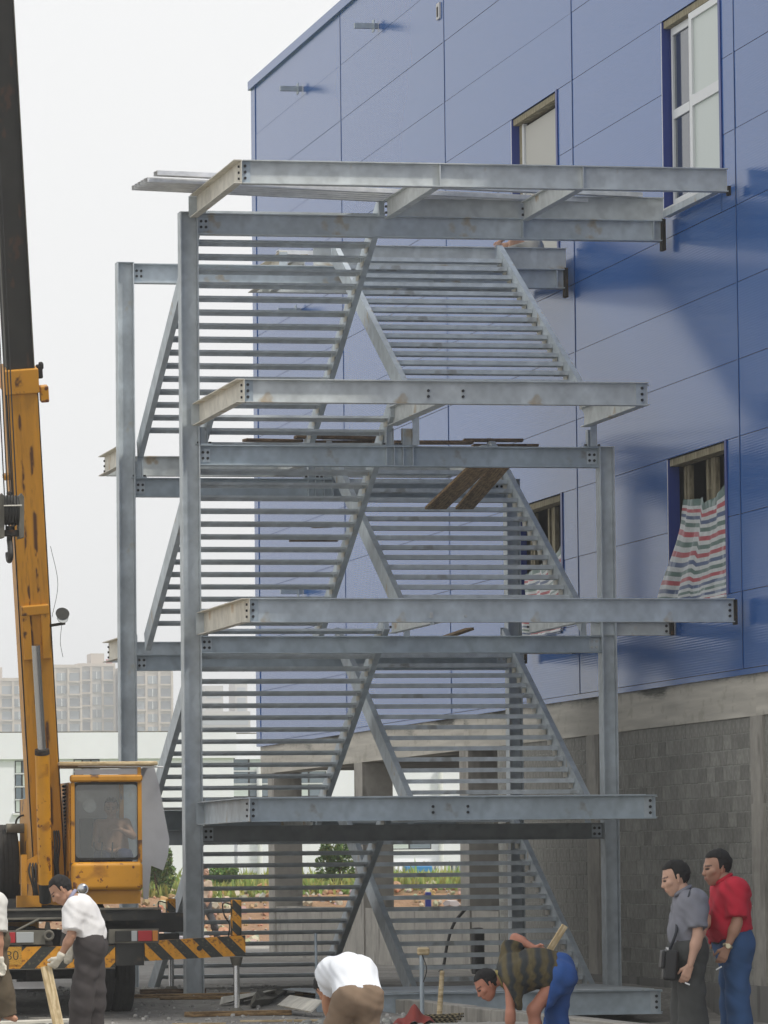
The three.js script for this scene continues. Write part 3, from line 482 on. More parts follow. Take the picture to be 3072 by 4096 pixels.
// ------------------------------------------------------------------ loose material lying on the tower
{
  const lay = (i, a, b) => { // shallow channel sheet between two points on top of the joists
    const A = V(a), B2 = V(b), d = B2.clone().sub(A), L = d.length();
    const g = prism([[-0.075, 0], [-0.069, 0], [-0.069, 0.054], [0.069, 0.054], [0.069, 0], [0.075, 0], [0.075, 0.06], [-0.075, 0.06]], L).translate(0, 0, -L / 2);
    return [metreUV(g), A.add(B2).multiplyScalar(0.5), Math.atan2(d.x, d.z)];
  };
  const lab = ['rearmost of the sheets fanned over the top landing', 'second from the rear on the top landing', 'middle one fanned over the top landing', 'second from the front on the top landing', 'frontmost, resting on the top landing', 'stacked on top of the others, left tip set back'];
  for (let k = 0; k < 6; k++) {
    const up = k === 5 ? 0.066 : 0, a = k === 5 ? [-0.58, 10.335 + up, 1.35] : [-0.73 + 0.012 * k, 10.335, 0.5 + 0.17 * k], b = k === 5 ? [6.1, 10.335 + up, 0.05] : [5.75 + 0.08 * k, 10.335, -0.95 + 0.185 * k];
    const [g, c, ry] = lay(k, a, b);
    single('decking_sheet', 'long galvanised channel sheet, ' + lab[k], 'metal sheet', g, M.sheet, [c.x, c.y, c.z], 'galvanised sheets loose on the top landing', [0, ry, 0]);
  }
  const [g, c, ry] = lay(7, [2.35, 10.335, -6.1], [4.6, 10.335, -6.35]);
  single('decking_sheet', 'short bright galvanised sheet on the rear top landing behind the stairs', 'metal sheet', g, M.sheet, [c.x, c.y, c.z], undefined, [0, ry, 0]);
  const plank = (label, a, b, w, t, mat, roll = 0) => {
    const A = V(a), B2 = V(b), d = B2.clone().sub(A), L = d.length(), g = plankG(w, t, L); g.rotateZ(roll); g.rotateX(-Math.asin(d.y / L)); g.rotateY(Math.atan2(d.x, d.z)); const c2 = A.add(B2).multiplyScalar(0.5);
    return single('plank', label, 'plank', g, mat, [c2.x, c2.y, c2.z], undefined);
  };
  const yl = LV[3].lt;
  plank('weathered plank on the third rear landing, farthest left with a block under its end', [1.76, yl + 0.025, -5.62], [2.6, yl + 0.025, -5.75], 0.2, 0.04, M.woodDark);
  plank('upper weathered plank lying over the middle of the third rear landing', [2.5, yl + 0.08, -5.66], [3.75, yl + 0.07, -5.72], 0.22, 0.045, M.woodDark);
  plank('long dark plank under the others across the third rear landing', [2.75, yl + 0.026, -5.95], [5.1, yl + 0.03, -5.85], 0.24, 0.045, M.woodDark);
  plank('short dark plank on top at the right end of the third rear landing', [5.0, yl + 0.075, -6.0], [5.85, yl + 0.07, -5.9], 0.2, 0.04, M.woodDark);
  plank('dark plank lying lowest at the right end of the third rear landing', [5.2, yl + 0.025, -6.3], [6.15, yl + 0.025, -6.25], 0.2, 0.04, M.woodDark);
  plank('left of two sloping scaffold boards propped below the third floor beam', [4.049,6.537,-3.500], [3.918,6.836,-0.150], 0.3, 0.04, M.woodMid);
  plank('right of two sloping scaffold boards propped below the third floor beam', [4.454,6.539,-3.500], [4.201,6.838,-0.150], 0.25, 0.04, M.woodMid);
  plank('thin board lying along a tread of the middle left flight', [1.9, 6.05, -2.95], [2.56, 6.05, -2.92], 0.12, 0.035, M.woodDark);
  plank('stubby broken offcut of timber on a tread of the middle left flight', [2.15, 6.235, -2.66], [2.42, 6.24, -2.6], 0.11, 0.07, M.woodDark, 0.2);
  plank('rough board end poking out above the second floor beam', [4.0, 4.66, -5.25], [5.0, 4.98, -5.7], 0.2, 0.04, M.woodMid);
}

// ------------------------------------------------------------------ yellow truck crane, rear towards the viewer
const crane = thing('truck_crane', 'worn yellow truck crane with raised boom standing beside the stair tower', 'crane', [-2.3, -0.1, 1.5]);
function stripeMat(flip, w = 0.42, ox = 0) { // painted hazard stripes
  const t = tex(256, [w, w], (u, v) => { const k = ((u + (flip ? -1 : 1) * v + ox) % 1 + 1) % 1; const a = fb(u, v, 7, 4), y = k < 0.5; const wear = sst(0.62, 0.74, fb(u + 0.2, v + 0.4, 12, 4)); return y ? mix3([214, 148, 30].map((q) => q * (0.84 + 0.24 * a)), [120, 72, 34], wear * 0.7) : mix3([44, 46, 42].map((q) => q * (0.8 + 0.4 * a)), [104, 96, 72], wear * 0.6); });
  return std({ map: t, roughness: 0.6 });
}
const stripeR = stripeMat(false, 0.31, 0.1), stripeL = stripeMat(true, 0.36), stripeP = stripeMat(false, 0.26, 0.3);
{
  const Z = 4.4;
  // chassis and deck
  boxAB(crane, 'chassis_rail', M.darkFrame, -1.78, -1.62, 0.52, 0.86, -6.5, Z - 0.1); boxAB(crane, 'chassis_rail', M.darkFrame, -2.72, -2.56, 0.52, 0.86, -6.5, Z - 0.1);
  const deck = boxAB(crane, 'deck', M.darkFrame, -3.35, -0.98, 1.0, 1.13, -6.4, 3.9);
  boxAB(deck, 'deck_edge', M.dusty, -3.35, -0.98, 1.135, 1.155, 3.55, 3.92); boxAB(deck, 'deck_edge', M.dusty, -3.35, -1.95, 1.03, 1.05, 3.905, 4.3);
  boxAB(crane, 'outrigger_box', M.darkFrame, -1.5, -0.46, 0.84, 1.075, 1.6, 2.35);
  // rear bumper with plate and lamps
  const bump = boxAB(crane, 'rear_bumper', stripeL, -3.35, -1.62, 0.45, 0.71, Z - 0.12, Z); boxAB(bump, 'lip', M.dusty, -3.35, -1.62, 0.438, 0.447, Z - 0.1, Z + 0.012);
  boxAB(crane, 'rear_bumper', M.darkFrame, -1.612, -1.27, 0.47, 0.74, Z - 0.12, Z - 0.01);
  { // number plate
    const cv = document.createElement('canvas'); cv.width = 256; cv.height = 128; const c = cv.getContext('2d'); c.fillStyle = '#b98a2c'; c.fillRect(0, 0, 256, 128); c.fillStyle = '#8f6a22'; for (let i = 0; i < 240; i++) c.fillRect(rnd() * 256, rnd() * 128, 2 + rnd() * 9, 1 + rnd() * 4); c.fillStyle = '#2c2a22'; c.font = '84px sans-serif'; c.fillText('830', 100, 92);
    const t = new THREE.CanvasTexture(cv); t.colorSpace = THREE.SRGBColorSpace;
    const g = new THREE.BoxGeometry(0.44, 0.215, 0.008); add(crane, 'number_plate', g, std({ map: t, roughness: 0.55 }), [-2.965, 0.604, Z + 0.006]);
  }
  for (const [x0, x1, cells] of [[-3.2, -2.46, [[-2.98, -2.895, M.red], [-2.888, -2.82, M.red], [-2.81, -2.6, M.lens]]], [-1.69, -1.09, [[-1.62, -1.43, M.darkFrame], [-1.425, -1.355, M.lens], [-1.345, -1.175, M.red], [-1.17, -1.105, M.amber]]]]) {
    const bar = boxAB(crane, 'lamp_bar', M.dusty, x0, x1, 0.735, 0.905, Z - 0.06, Z + 0.004);
    for (const [a, b, m] of cells) add(bar, 'lamp', rbox(b - a, 0.125, 0.02, 0.006), m, [(a + b) / 2, 0.82, Z + 0.014]);
  }
  const brace = addW(crane, 'bumper_brace', rodAB([-2.8, 0.9, Z - 0.05], [-2.52, 1.04, Z - 0.05], 0.014), M.dusty);
  for (const x of [-2.5, -2.28, -2.02]) addW(crane, 'tow_bracket', prism([[x, 0.72], [x + 0.14, 0.72], [x + 0.1, 1.0], [x + 0.06, 1.0]], 0.05).translate(0, 0, Z - 0.09), M.darkFrame);
  const ey = addW(crane, 'tow_eye', new THREE.TorusGeometry(0.05, 0.018, 8, 16).translate(-2.42, 0.84, Z + 0.02), M.dusty);
  boxAB(crane, 'mud_flap', M.rubber, -2.62, -2.3, 0.16, 0.42, 3.9, 3.92);
  boxAB(crane, 'under_run_bar', M.steelGrey, -3.4, -2.32, 0.2, 0.285, Z - 0.5, Z - 0.45);
  // wheels
  const tyreProfile = (r, w) => { const p = [[r * 0.56, -w * 0.4], [r * 0.8, -w * 0.5], [r * 0.95, -w * 0.47], [r * 0.995, -w * 0.38], [r, -w * 0.2], [r * 0.985, -w * 0.19], [r * 0.985, -w * 0.16], [r, -w * 0.15], [r, w * 0.0], [r * 0.985, w * 0.01], [r * 0.985, w * 0.04], [r, w * 0.05], [r, w * 0.2], [r * 0.985, w * 0.21], [r * 0.985, w * 0.24], [r, w * 0.25], [r * 0.995, w * 0.38], [r * 0.95, w * 0.47], [r * 0.8, w * 0.5], [r * 0.56, w * 0.4]]; return metreUV(new THREE.LatheGeometry(p.map((q) => new THREE.Vector2(...q)), 40).rotateZ(Math.PI / 2)); };
  const tg = tyreProfile(0.5, 0.235), rimG = metreUV(new THREE.LatheGeometry([[0, 0.05], [0.1, 0.05], [0.12, -0.02], [0.24, -0.04], [0.28, -0.09], [0.285, 0.09]].map((q) => new THREE.Vector2(...q)), 24).rotateZ(Math.PI / 2));
  for (const z of [2.7, 1.45]) for (const x of [-1.3, -1.555, -3.1, -2.845]) { const t = add(crane, 'tyre', tg, M.rubber, [x, 0.36, z]); add(t, 'rim', rimG, M.dusty, [x, 0.36, z]); }
  for (const x of [-1.4, -3.1]) { const t = add(crane, 'tyre', tg, M.rubber, [x, 0.36, -5.2]); add(t, 'rim', rimG, M.dusty, [x, 0.36, -5.2]); }
  addW(crane, 'rear_axle', rodAB([-3.2, 0.36, 2.7], [-1.2, 0.36, 2.7], 0.07), M.darkFrame); addW(crane, 'rear_axle', rodAB([-3.2, 0.36, 1.45], [-1.2, 0.36, 1.45], 0.07), M.darkFrame);
  const cabF = add(crane, 'driver_cab', rbox(2.2, 1.5, 1.6, 0.12, 3), M.yellow, [-2.25, 1.25, -6.6]); add(cabF, 'windscreen', rbox(1.8, 0.6, 0.02, 0.05), M.glassDark, [-2.25, 1.6, -7.41]);
  // outriggers: near pair and far pair on the right, the left ones mostly outside the picture
  for (const [z, x0, x1, mat, right] of [[Z, -1.262, -0.04, stripeR, true], [-0.9, -1.3, 0.0, M.darkFrame, true], [Z, -4.9, -3.4, stripeR, false], [-0.9, -4.9, -3.4, M.darkFrame, false]]) {
    const jx = right ? x1 - 0.095 : x0 + 0.095, beamY0 = 0.545, beamY1 = 0.785;
    const g = right && z > 0 ? prism([[x0, 0.52], [x1, 0.57], [x1, 0.81], [x0, 0.755]], 0.2).translate(0, 0, z - 0.2) : prism([[x0, beamY0], [x1, beamY0], [x1, beamY1], [x0, beamY1]], 0.2).translate(0, 0, z - 0.1);
    const b = addW(crane, 'outrigger_beam', g, mat); const zz = right && z > 0 ? z - 0.1 : z;
    add(b, 'rivet', new THREE.CylinderGeometry(0.032, 0.032, 0.02, 14).rotateX(Math.PI / 2), M.darkFrame, [(x0 + x1) / 2 + 0.05, 0.665, zz + 0.105]);
    const p = add(crane, 'jack_post', rbox(0.12, 0.44, 0.12, 0.02), stripeP, [jx, 1.02, zz]);
    add(p, 'jack_collar', cyl(0.08, 0.055, 0.1, 16), M.dusty, [jx, 0.5, zz]);
    const base = groundY(jx, zz) + 0.07;
    add(p, 'jack_rod', cyl(0.036, 0.036, 0.45 - base + 0.05, 18), M.chrome, [jx, (0.5 + base) / 2, zz]);
    add(p, 'jack_foot', cyl(0.06, 0.1, 0.05, 18), M.dusty, [jx, base, zz]);
    addW(p, 'hose', tubeP([[jx - 0.06, 1.18, zz + 0.04], [jx - 0.16, 1.2, zz + 0.03], [jx - 0.15, 1.05, zz + 0.05], [jx - 0.09, 0.95, zz + 0.05], [jx - 0.1, 0.8, zz + 0.04]], 0.009), M.rope);
  }
  // slewing superstructure
  add(crane, 'turntable', cyl(0.72, 0.78, 0.14, 36), M.darkFrame, [-2.2, 1.2, 2.2]);
  boxAB(crane, 'slewing_frame', M.yellow, -2.42, -1.95, 1.19, 1.45, 0.6, 2.95); boxAB(crane, 'slewing_frame', M.yellow, -2.62, -2.32, 1.17, 1.31, 2.96, 3.05);
  for (const x of [-2.0, -2.38]) boxAB(crane, 'boom_cheek', M.yellow, x, x + 0.05, 1.45, 2.5, 1.5, 2.6);
  boxAB(crane, 'upright_post', M.yellow, -2.565, -2.495, 1.3, 1.81, 2.98, 3.05); addW(crane, 'gusset', prism([[-2.49, 1.62], [-2.3, 1.72], [-2.3, 1.84], [-2.49, 1.74]], 0.03).translate(0, 0, 3.0), M.yellow);
  boxAB(crane, 'counterweight', M.yellow, -3.1, -1.3, 1.25, 2.0, -1.6, -0.9);
  for (let k = 0; k < 3; k++) addW(crane, 'hydraulic_hose', tubeP([[-2.44 + k * 0.03, 1.75, 3.0], [-2.47 + k * 0.04, 1.6, 3.06], [-2.42 + k * 0.02, 1.4, 3.05], [-2.4 + k * 0.03, 1.25, 3.0]], 0.013), M.rope);
  for (let k = 0; k < 3; k++) addW(crane, 'hydraulic_hose', tubeP([[-2.12 - k * 0.02, 2.2, 3.0], [-2.1 - k * 0.03, 1.95, 3.1], [-2.12 - k * 0.02, 1.7, 3.08], [-2.08 - k * 0.03, 1.4, 3.0]], 0.012), M.rope);
  { const pts = []; for (let i = 0; i <= 90; i++) { const a = (i / 90) * Math.PI * 2 * 15, y = 2.66 - (i / 90) * 0.66; pts.push([-1.99 + (2.66 - y) * 0.06 + 0.045 * Math.cos(a), y, 2.9 + 0.045 * Math.sin(a)]); } addW(crane, 'coil_spring', tubeP(pts, 0.011, 5, 360), M.darkFrame); }
  // spare tyre standing on the deck
  const sp = add(crane, 'spare_tyre', tyreProfile(0.51, 0.27), M.rubber, [-2.585, 1.68, 1.6]); add(sp, 'rim', rimG, M.dusty, [-2.585, 1.68, 1.6]);
  addW(crane, 'winch_motor', rodAB([-2.6, 2.14, 1.9], [-2.36, 2.14, 1.9], 0.06, 0.06, 16), M.dusty); addW(crane, 'bracket_loop', new THREE.TorusGeometry(0.1, 0.012, 6, 18, Math.PI).translate(-2.38, 2.2, 1.9), M.rope);
  // boom: yellow base section, black telescope, leaning towards the viewer
  const B0 = [-2.292,2.640,3.200], B1 = [-2.724,7.571,4.500], bd = V(B1).sub(V(B0)).normalize();
  const at = (s) => V(B0).addScaledVector(bd, s).toArray(), L01 = V(B1).distanceTo(V(B0));
  const q = new THREE.Quaternion().setFromUnitVectors(new THREE.Vector3(0, 1, 0), bd);
  const along = (geo, s) => { const g = geo.clone(); g.applyQuaternion(q); const p = at(s); g.translate(...p); return g; };
  const bx = (w, h, d, r = 0.015) => rbox(w, h, d, r, 1);
  const off = (dx, dz, g) => g.translate(dx, 0, dz);
  const W1 = 0.365, D1 = 0.5;
  const base = addW(crane, 'boom_base', along(off(0, -D1 / 2, metreUV(bx(W1, L01 + 1.2, D1), 0.2, 1.1)), (L01 - 1.2) / 2), M.boomPaint);
  for (const sx of [-1, 1]) addW(base, 'edge_bead', along(off(sx * (W1 / 2 + 0.008), -0.03, bx(0.012, L01 + 1.1, 0.03, 0.004)), (L01 - 1.2) / 2), M.rustPlate);
  addW(base, 'collar', along(off(0, -D1 / 2 + 0.01, bx(W1 + 0.045, 0.3, D1 + 0.05)), L01 - 0.12), M.yellow);
  addW(base, 'rib_plate', along(off(0, 0.004, bx(W1 - 0.02, 0.12, 0.012, 0.004)), 4.838 - 2.64), M.dusty);
  addW(base, 'cylinder_bracket', along(off(-0.115, 0.02, bx(0.1, 0.62, 0.06)), 1.9), M.yellow); addW(base, 'cylinder_bracket', along(off(0.115, 0.02, bx(0.1, 0.62, 0.06)), 1.9), M.yellow); addW(base, 'cylinder_bracket', along(off(0, 0.025, bx(0.34, 0.12, 0.07)), 2.2), M.yellow);
  const tel = addW(crane, 'boom_telescope', along(off(0, -0.23, bx(0.315, 9.4, 0.42)), L01 + 4.5), M.blackSteel);
  for (const sx of [-1, 1]) addW(tel, 'edge_bead', along(off(sx * 0.163, -0.02, bx(0.012, 9.2, 0.03, 0.004)), L01 + 4.55), M.dusty);
  const tel2 = addW(crane, 'boom_telescope', along(off(0, -0.23, bx(0.25, 8.2, 0.34)), L01 + 13), M.blackSteel);
  const head = addW(crane, 'boom_head', along(off(0, -0.05, bx(0.4, 0.7, 0.6)), L01 + 17.2), M.yellow);
  // fittings on the right edge of the boom
  addW(base, 'clamp', along(off(W1 / 2 + 0.05, -0.1, bx(0.07, 0.16, 0.12)), L01 - 0.03), M.rustPlate); addW(base, 'clamp', along(off(W1 / 2 + 0.075, -0.1, bx(0.05, 0.08, 0.1)), L01 + 0.04), M.rustPlate);
  addW(base, 'load_sensor', along(off(W1 / 2 + 0.09, -0.08, bx(0.1, 0.2, 0.14)), L01 - 0.3), M.yellowClean);
  addW(base, 'clamp', along(off(-W1 / 2 - 0.05, -0.1, bx(0.09, 0.07, 0.14)), L01 - 1.28), M.yellow); addW(base, 'clamp', along(off(-W1 / 2 - 0.03, -0.1, bx(0.06, 0.16, 0.12)), L01 - 1.55), M.rustPlate);
  const la = at(2.0); const lamp = addW(crane, 'boom_lamp', new THREE.CylinderGeometry(0.085, 0.05, 0.1, 16).rotateX(Math.PI / 2 - 0.5).translate(la[0] + 0.32, la[1] + 0.12, la[2] + 0.02), M.darkFrame);
  addW(lamp, 'lens', new THREE.CylinderGeometry(0.07, 0.07, 0.012, 16).rotateX(Math.PI / 2 - 0.5).translate(la[0] + 0.32, la[1] + 0.09, la[2] + 0.075), M.lens); addW(lamp, 'arm', rodAB([la[0] + 0.17, la[1] + 0.0, la[2]], [la[0] + 0.36, la[1] + 0.03, la[2]], 0.018), M.rustPlate);
  addW(lamp, 'wire', tubeP([[la[0] + 0.32, la[1] + 0.02, la[2]], [la[0] + 0.3, la[1] - 0.2, la[2]], [la[0] + 0.33, la[1] - 0.38, la[2]]], 0.003, 4), M.rope);
  addW(crane, 'boom_wire', tubeP([[la[0] + 0.2, la[1] + 0.1, la[2]], [la[0] + 0.26, la[1] + 0.5, la[2] + 0.1], [la[0] + 0.16, la[1] + 0.95, la[2] + 0.2]], 0.003, 4), M.rope);
  // luffing cylinder in front of the boom
  const c0 = [-2.298,1.450,3.250], c1 = [-2.368,3.018,3.550], c2 = [-2.487,4.325,3.900];
  const cb = addW(crane, 'lift_cylinder', rodAB(c0, c1, 0.085, 0.088, 24), M.yellowClean); addW(cb, 'gland', rodAB(c1, V(c1).addScaledVector(V(c2).sub(V(c1)).normalize(), 0.06).toArray(), 0.092, 0.088, 24), M.rustPlate);
  const rod = addW(crane, 'lift_rod', rodAB(c1, c2, 0.052, 0.052, 20), M.chrome); addW(cb, 'cylinder_foot', rodAB(V(c0).add(V([0.01, -0.22, -0.1])).toArray(), V(c0).add(V([0, 0.03, 0])).toArray(), 0.07, 0.085, 18), M.darkFrame);
  // operator cab
  const cz = 3.3, x0 = -1.985, x1 = -1.115;
  const cab = sub(crane, 'operator_cab');
  add(cab, 'lower_panel', rbox(x1 - x0 + 0.01, 0.35, 0.14, 0.06, 4), M.yellowClean, [(x0 + x1) / 2, 1.535, cz - 0.02]);
  boxAB(cab, 'floor_box', M.yellow, x0 + 0.02, x1 - 0.02, 1.2, 1.36, 1.75, cz - 0.03); boxAB(cab, 'inner_panel', M.darkFrame, x0 + 0.03, x1 - 0.03, 1.37, 1.7, cz - 0.12, cz - 0.1);
  boxAB(cab, 'pillar', M.yellow, x0, x0 + 0.045, 1.7, 2.68, cz - 0.07, cz); boxAB(cab, 'pillar', M.yellow, x1 - 0.05, x1, 1.7, 2.68, cz - 0.07, cz);
  boxAB(cab, 'pillar', M.yellow, x0, x0 + 0.05, 1.37, 2.68, 1.75, 1.82); boxAB(cab, 'pillar', M.yellow, x1 - 0.05, x1, 1.37, 2.68, 1.75, 1.82);
  add(cab, 'header', rbox(x1 - x0 + 0.02, 0.09, 0.1, 0.03, 3), M.yellow, [(x0 + x1) / 2, 2.725, cz - 0.02]);
  boxAB(cab, 'visor', M.steelGrey, x0 + 0.05, x1 - 0.04, 2.775, 2.84, cz - 0.05, cz - 0.02); boxAB(cab, 'visor_post', M.yellow, x1 - 0.05, x1 - 0.01, 2.772, 2.86, cz - 0.04, cz + 0.01);
  add(cab, 'roof', rbox(1.22, 0.05, 1.75, 0.02, 2), M.woodPale, [(x0 + x1) / 2 + 0.02, 2.905, cz - 0.82]); add(cab, 'roof_trim', rbox(1.05, 0.02, 0.06, 0.008), M.whitePaint, [(x0 + x1) / 2 + 0.18, 2.87, cz - 0.02], [0, 0, -0.02]);
  boxAB(cab, 'rear_wall', M.steelGrey, x0, x1, 1.36, 2.68, 1.72, 1.745); boxAB(cab, 'side_wall', M.yellow, x0 - 0.012, x0 - 0.002, 1.36, 2.68, 1.75, cz - 0.08);
  addW(cab, 'door_panel', prism([[-1.06, 2.85], [-0.86, 2.9], [-0.8, 2.68], [-0.67, 1.98], [-0.69, 1.78], [-0.75, 1.6], [-0.9, 1.66], [-0.94, 1.25], [-1.0, 1.25]], 0.03).translate(0, 0, 2.6), M.steelGrey);
  const s2 = new THREE.Shape(), rw = 0.4, rh = 0.465, cr = 0.06; s2.moveTo(-rw + cr, -rh); s2.lineTo(rw - cr, -rh); s2.quadraticCurveTo(rw, -rh, rw, -rh + cr); s2.lineTo(rw, rh - cr); s2.quadraticCurveTo(rw, rh, rw - cr, rh); s2.lineTo(-rw + cr, rh); s2.quadraticCurveTo(-rw, rh, -rw, rh - cr); s2.lineTo(-rw, -rh + cr); s2.quadraticCurveTo(-rw, -rh, -rw + cr, -rh);
  add(cab, 'windscreen', new THREE.ShapeGeometry(s2, 6), M.clear, [(x0 + x1) / 2, 2.205, cz - 0.02]);
  const s3 = new THREE.Shape(s2.getPoints(8).map((p) => p.clone().multiplyScalar(1.02))); s3.holes.push(new THREE.Path(s2.getPoints(8).map((p) => p.clone().multiplyScalar(0.955))));
  add(cab, 'window_gasket', new THREE.ExtrudeGeometry(s3, { depth: 0.02, bevelEnabled: false }), M.rubber, [(x0 + x1) / 2, 2.205, cz - 0.025]);
  add(cab, 'cab_disc', new THREE.CylinderGeometry(0.085, 0.085, 0.03, 24).rotateX(Math.PI / 2), M.steelGrey, [-1.71, 2.4, 2.95]); add(cab, 'cab_disc', new THREE.CylinderGeometry(0.075, 0.075, 0.03, 24).rotateX(Math.PI / 2), M.steelGrey, [-1.79, 2.52, 2.9]);  // two pale round discs set behind the windscreen
  const hl = add(crane, 'headlamp', new THREE.CylinderGeometry(0.068, 0.05, 0.06, 24).rotateX(Math.PI / 2), M.chrome, [-1.862, 1.385, cz + 0.07]); add(hl, 'lens', new THREE.SphereGeometry(0.058, 20, 10, 0, Math.PI * 2, 0, Math.PI / 2).scale(1, 0.35, 1).rotateX(Math.PI / 2), M.chrome, [-1.862, 1.385, cz + 0.098]);
  boxAB(cab, 'seat', M.rubber, -1.72, -1.32, 1.62, 1.72, 2.2, 2.65); boxAB(cab, 'seat', M.rubber, -1.72, -1.32, 1.72, 2.25, 2.1, 2.19);
  for (const x of [-1.68, -1.58, -1.45]) addW(cab, 'lever', rodAB([x, 1.5, 2.95], [x + 0.02, 1.95, 2.98], 0.011), M.darkFrame);
}
// hook block hanging from the boom head
{
  const hz = 9.6, o = [-3.520,5.532,9.600], hb = thing('hook_block', 'heavy rusty crane hook block hanging on steel ropes in front of the boom', 'hook', o);
  const S2 = 0.345 / 345; const X = (u) => o[0] + (u - 115) * S2, Y = (v) => o[1] - (v - 400) * S2;
  for (const u of [10, 225]) addW(hb, 'cheek_plate', prism([[X(u - 22), Y(700)], [X(u + 22), Y(690)], [X(u + 25), Y(250)], [X(u), Y(215)], [X(u - 25), Y(250)]], 0.2, 0.005).translate(0, 0, hz - 0.1), M.dusty);
  for (let k = 0; k < 5; k++) add(hb, 'sheave', metreUV(new THREE.LatheGeometry([[0.04, -0.014], [0.16, -0.016], [0.17, -0.014], [0.15, 0], [0.17, 0.014], [0.16, 0.016], [0.04, 0.014]].map((q) => new THREE.Vector2(...q)), 28).rotateZ(Math.PI / 2)), M.blackSteel, [X(52 + k * 33), Y(395), hz]);
  addW(hb, 'cross_bar', rodAB([X(20), Y(355), hz + 0.18], [X(220), Y(350), hz + 0.18], 0.008), M.galvCream);
  addW(hb, 'crosshead', prism([[X(5), Y(670)], [X(215), Y(670)], [X(215), Y(615)], [X(5), Y(615)]], 0.14, 0.005).translate(0, 0, hz - 0.07), M.rustPlate);
  addW(hb, 'swivel_nut', rodAB([X(108), Y(615), hz], [X(108), Y(565), hz], 0.05, 0.05, 20), M.blackSteel);
  const hp = [[108, 660, 0], [104, 720, 0], [104, 760, 0.04], [100, 820, 0.1], [100, 890, 0.12], [102, 930, 0.05], [104, 935, -0.05], [104, 880, -0.12], [104, 850, -0.13]].map(([u, v, d]) => [X(u), Y(v), hz + d]);
  addW(hb, 'hook', tubeP(hp, 0.032, 10, 40), M.blackSteel);
  for (let k = 0; k < 5; k++) addW(hb, 'wire_rope', rodAB([X(16 + k * 33 + 20), Y(380), hz + 0.165], [X(16 + k * 33 + 20) - 0.62, Y(380) + 13.5, hz + 0.3], 0.0075, 0.0075, 6), M.rope);
}
console.log('crane done');

// ------------------------------------------------------------------ behind the site: spoil bank, grass, shrubs, white halls, hazy flats
{ // lumps of spoil on the bank
  const g = new THREE.DodecahedronGeometry(1, 0), n = 3200, im = new THREE.InstancedMesh(g, std({ roughness: 1 }), n), o = new THREE.Object3D();
  for (let i = 0; i < n; i++) { const x = rr(-6, 26), z = rr(-50, -58.5), s = 0.03 + 0.15 * Math.pow(rnd(), 3); o.position.set(x, groundY(x, z) + s * 0.2, z); o.rotation.set(rr(0, 6), rr(0, 6), rr(0, 6)); o.scale.set(s * rr(0.8, 1.5), s * rr(0.5, 0.9), s); o.updateMatrix(); im.setMatrixAt(i, o.matrix); im.setColorAt(i, rnd() < 0.4 ? lin(rr(0.35, 0.5), rr(0.2, 0.28), rr(0.11, 0.16)) : lin(rr(0.35, 0.5), rr(0.32, 0.45), rr(0.26, 0.38))); }
  im.name = 'spoil_lumps'; im.userData = { kind: 'stuff', label: 'red and grey earth lumps and broken stone on the bank behind the stairs', category: 'rubble' }; im.castShadow = im.receiveShadow = true; scene.add(im);
  const bl = new THREE.BufferGeometry(); bl.setAttribute('position', new THREE.Float32BufferAttribute([-0.03, 0, 0, 0.03, 0, 0, 0.02, 0.6, 0.02, -0.01, 1, 0.07, 0.012, 0, -0.03, 0.012, 0, 0.03, -0.03, 0.9, 0], 3)); bl.setIndex([0, 1, 2, 0, 2, 3, 4, 5, 6]); bl.computeVertexNormals();
  const gm = phy({ roughness: 0.9, transmission: 0.25, thickness: 0 }), N = 15000, gi = new THREE.InstancedMesh(bl, gm, N);
  for (let i = 0; i < N; i++) { const z = -56.5 - 46 * Math.pow(rnd(), 1.6), x = rr(-4, 32), s = rr(0.12, 0.42) * (rnd() < 0.04 ? 1.8 : 1); o.position.set(x, groundY(x, z) - 0.02, z); o.rotation.set(rr(-0.3, 0.3), rr(0, 6), rr(-0.3, 0.3)); o.scale.set(1.6, s, 1.6); o.updateMatrix(); gi.setMatrixAt(i, o.matrix); const c = rr(0.7, 1.25), y = rnd(); gi.setColorAt(i, lin((0.22 + 0.18 * y) * c, 0.36 * c, 0.09 * c)); }
  gi.name = 'long_grass'; gi.userData = { kind: 'stuff', label: 'bright green long grass growing behind the spoil bank', category: 'grass' }; gi.castShadow = gi.receiveShadow = true; scene.add(gi);
}
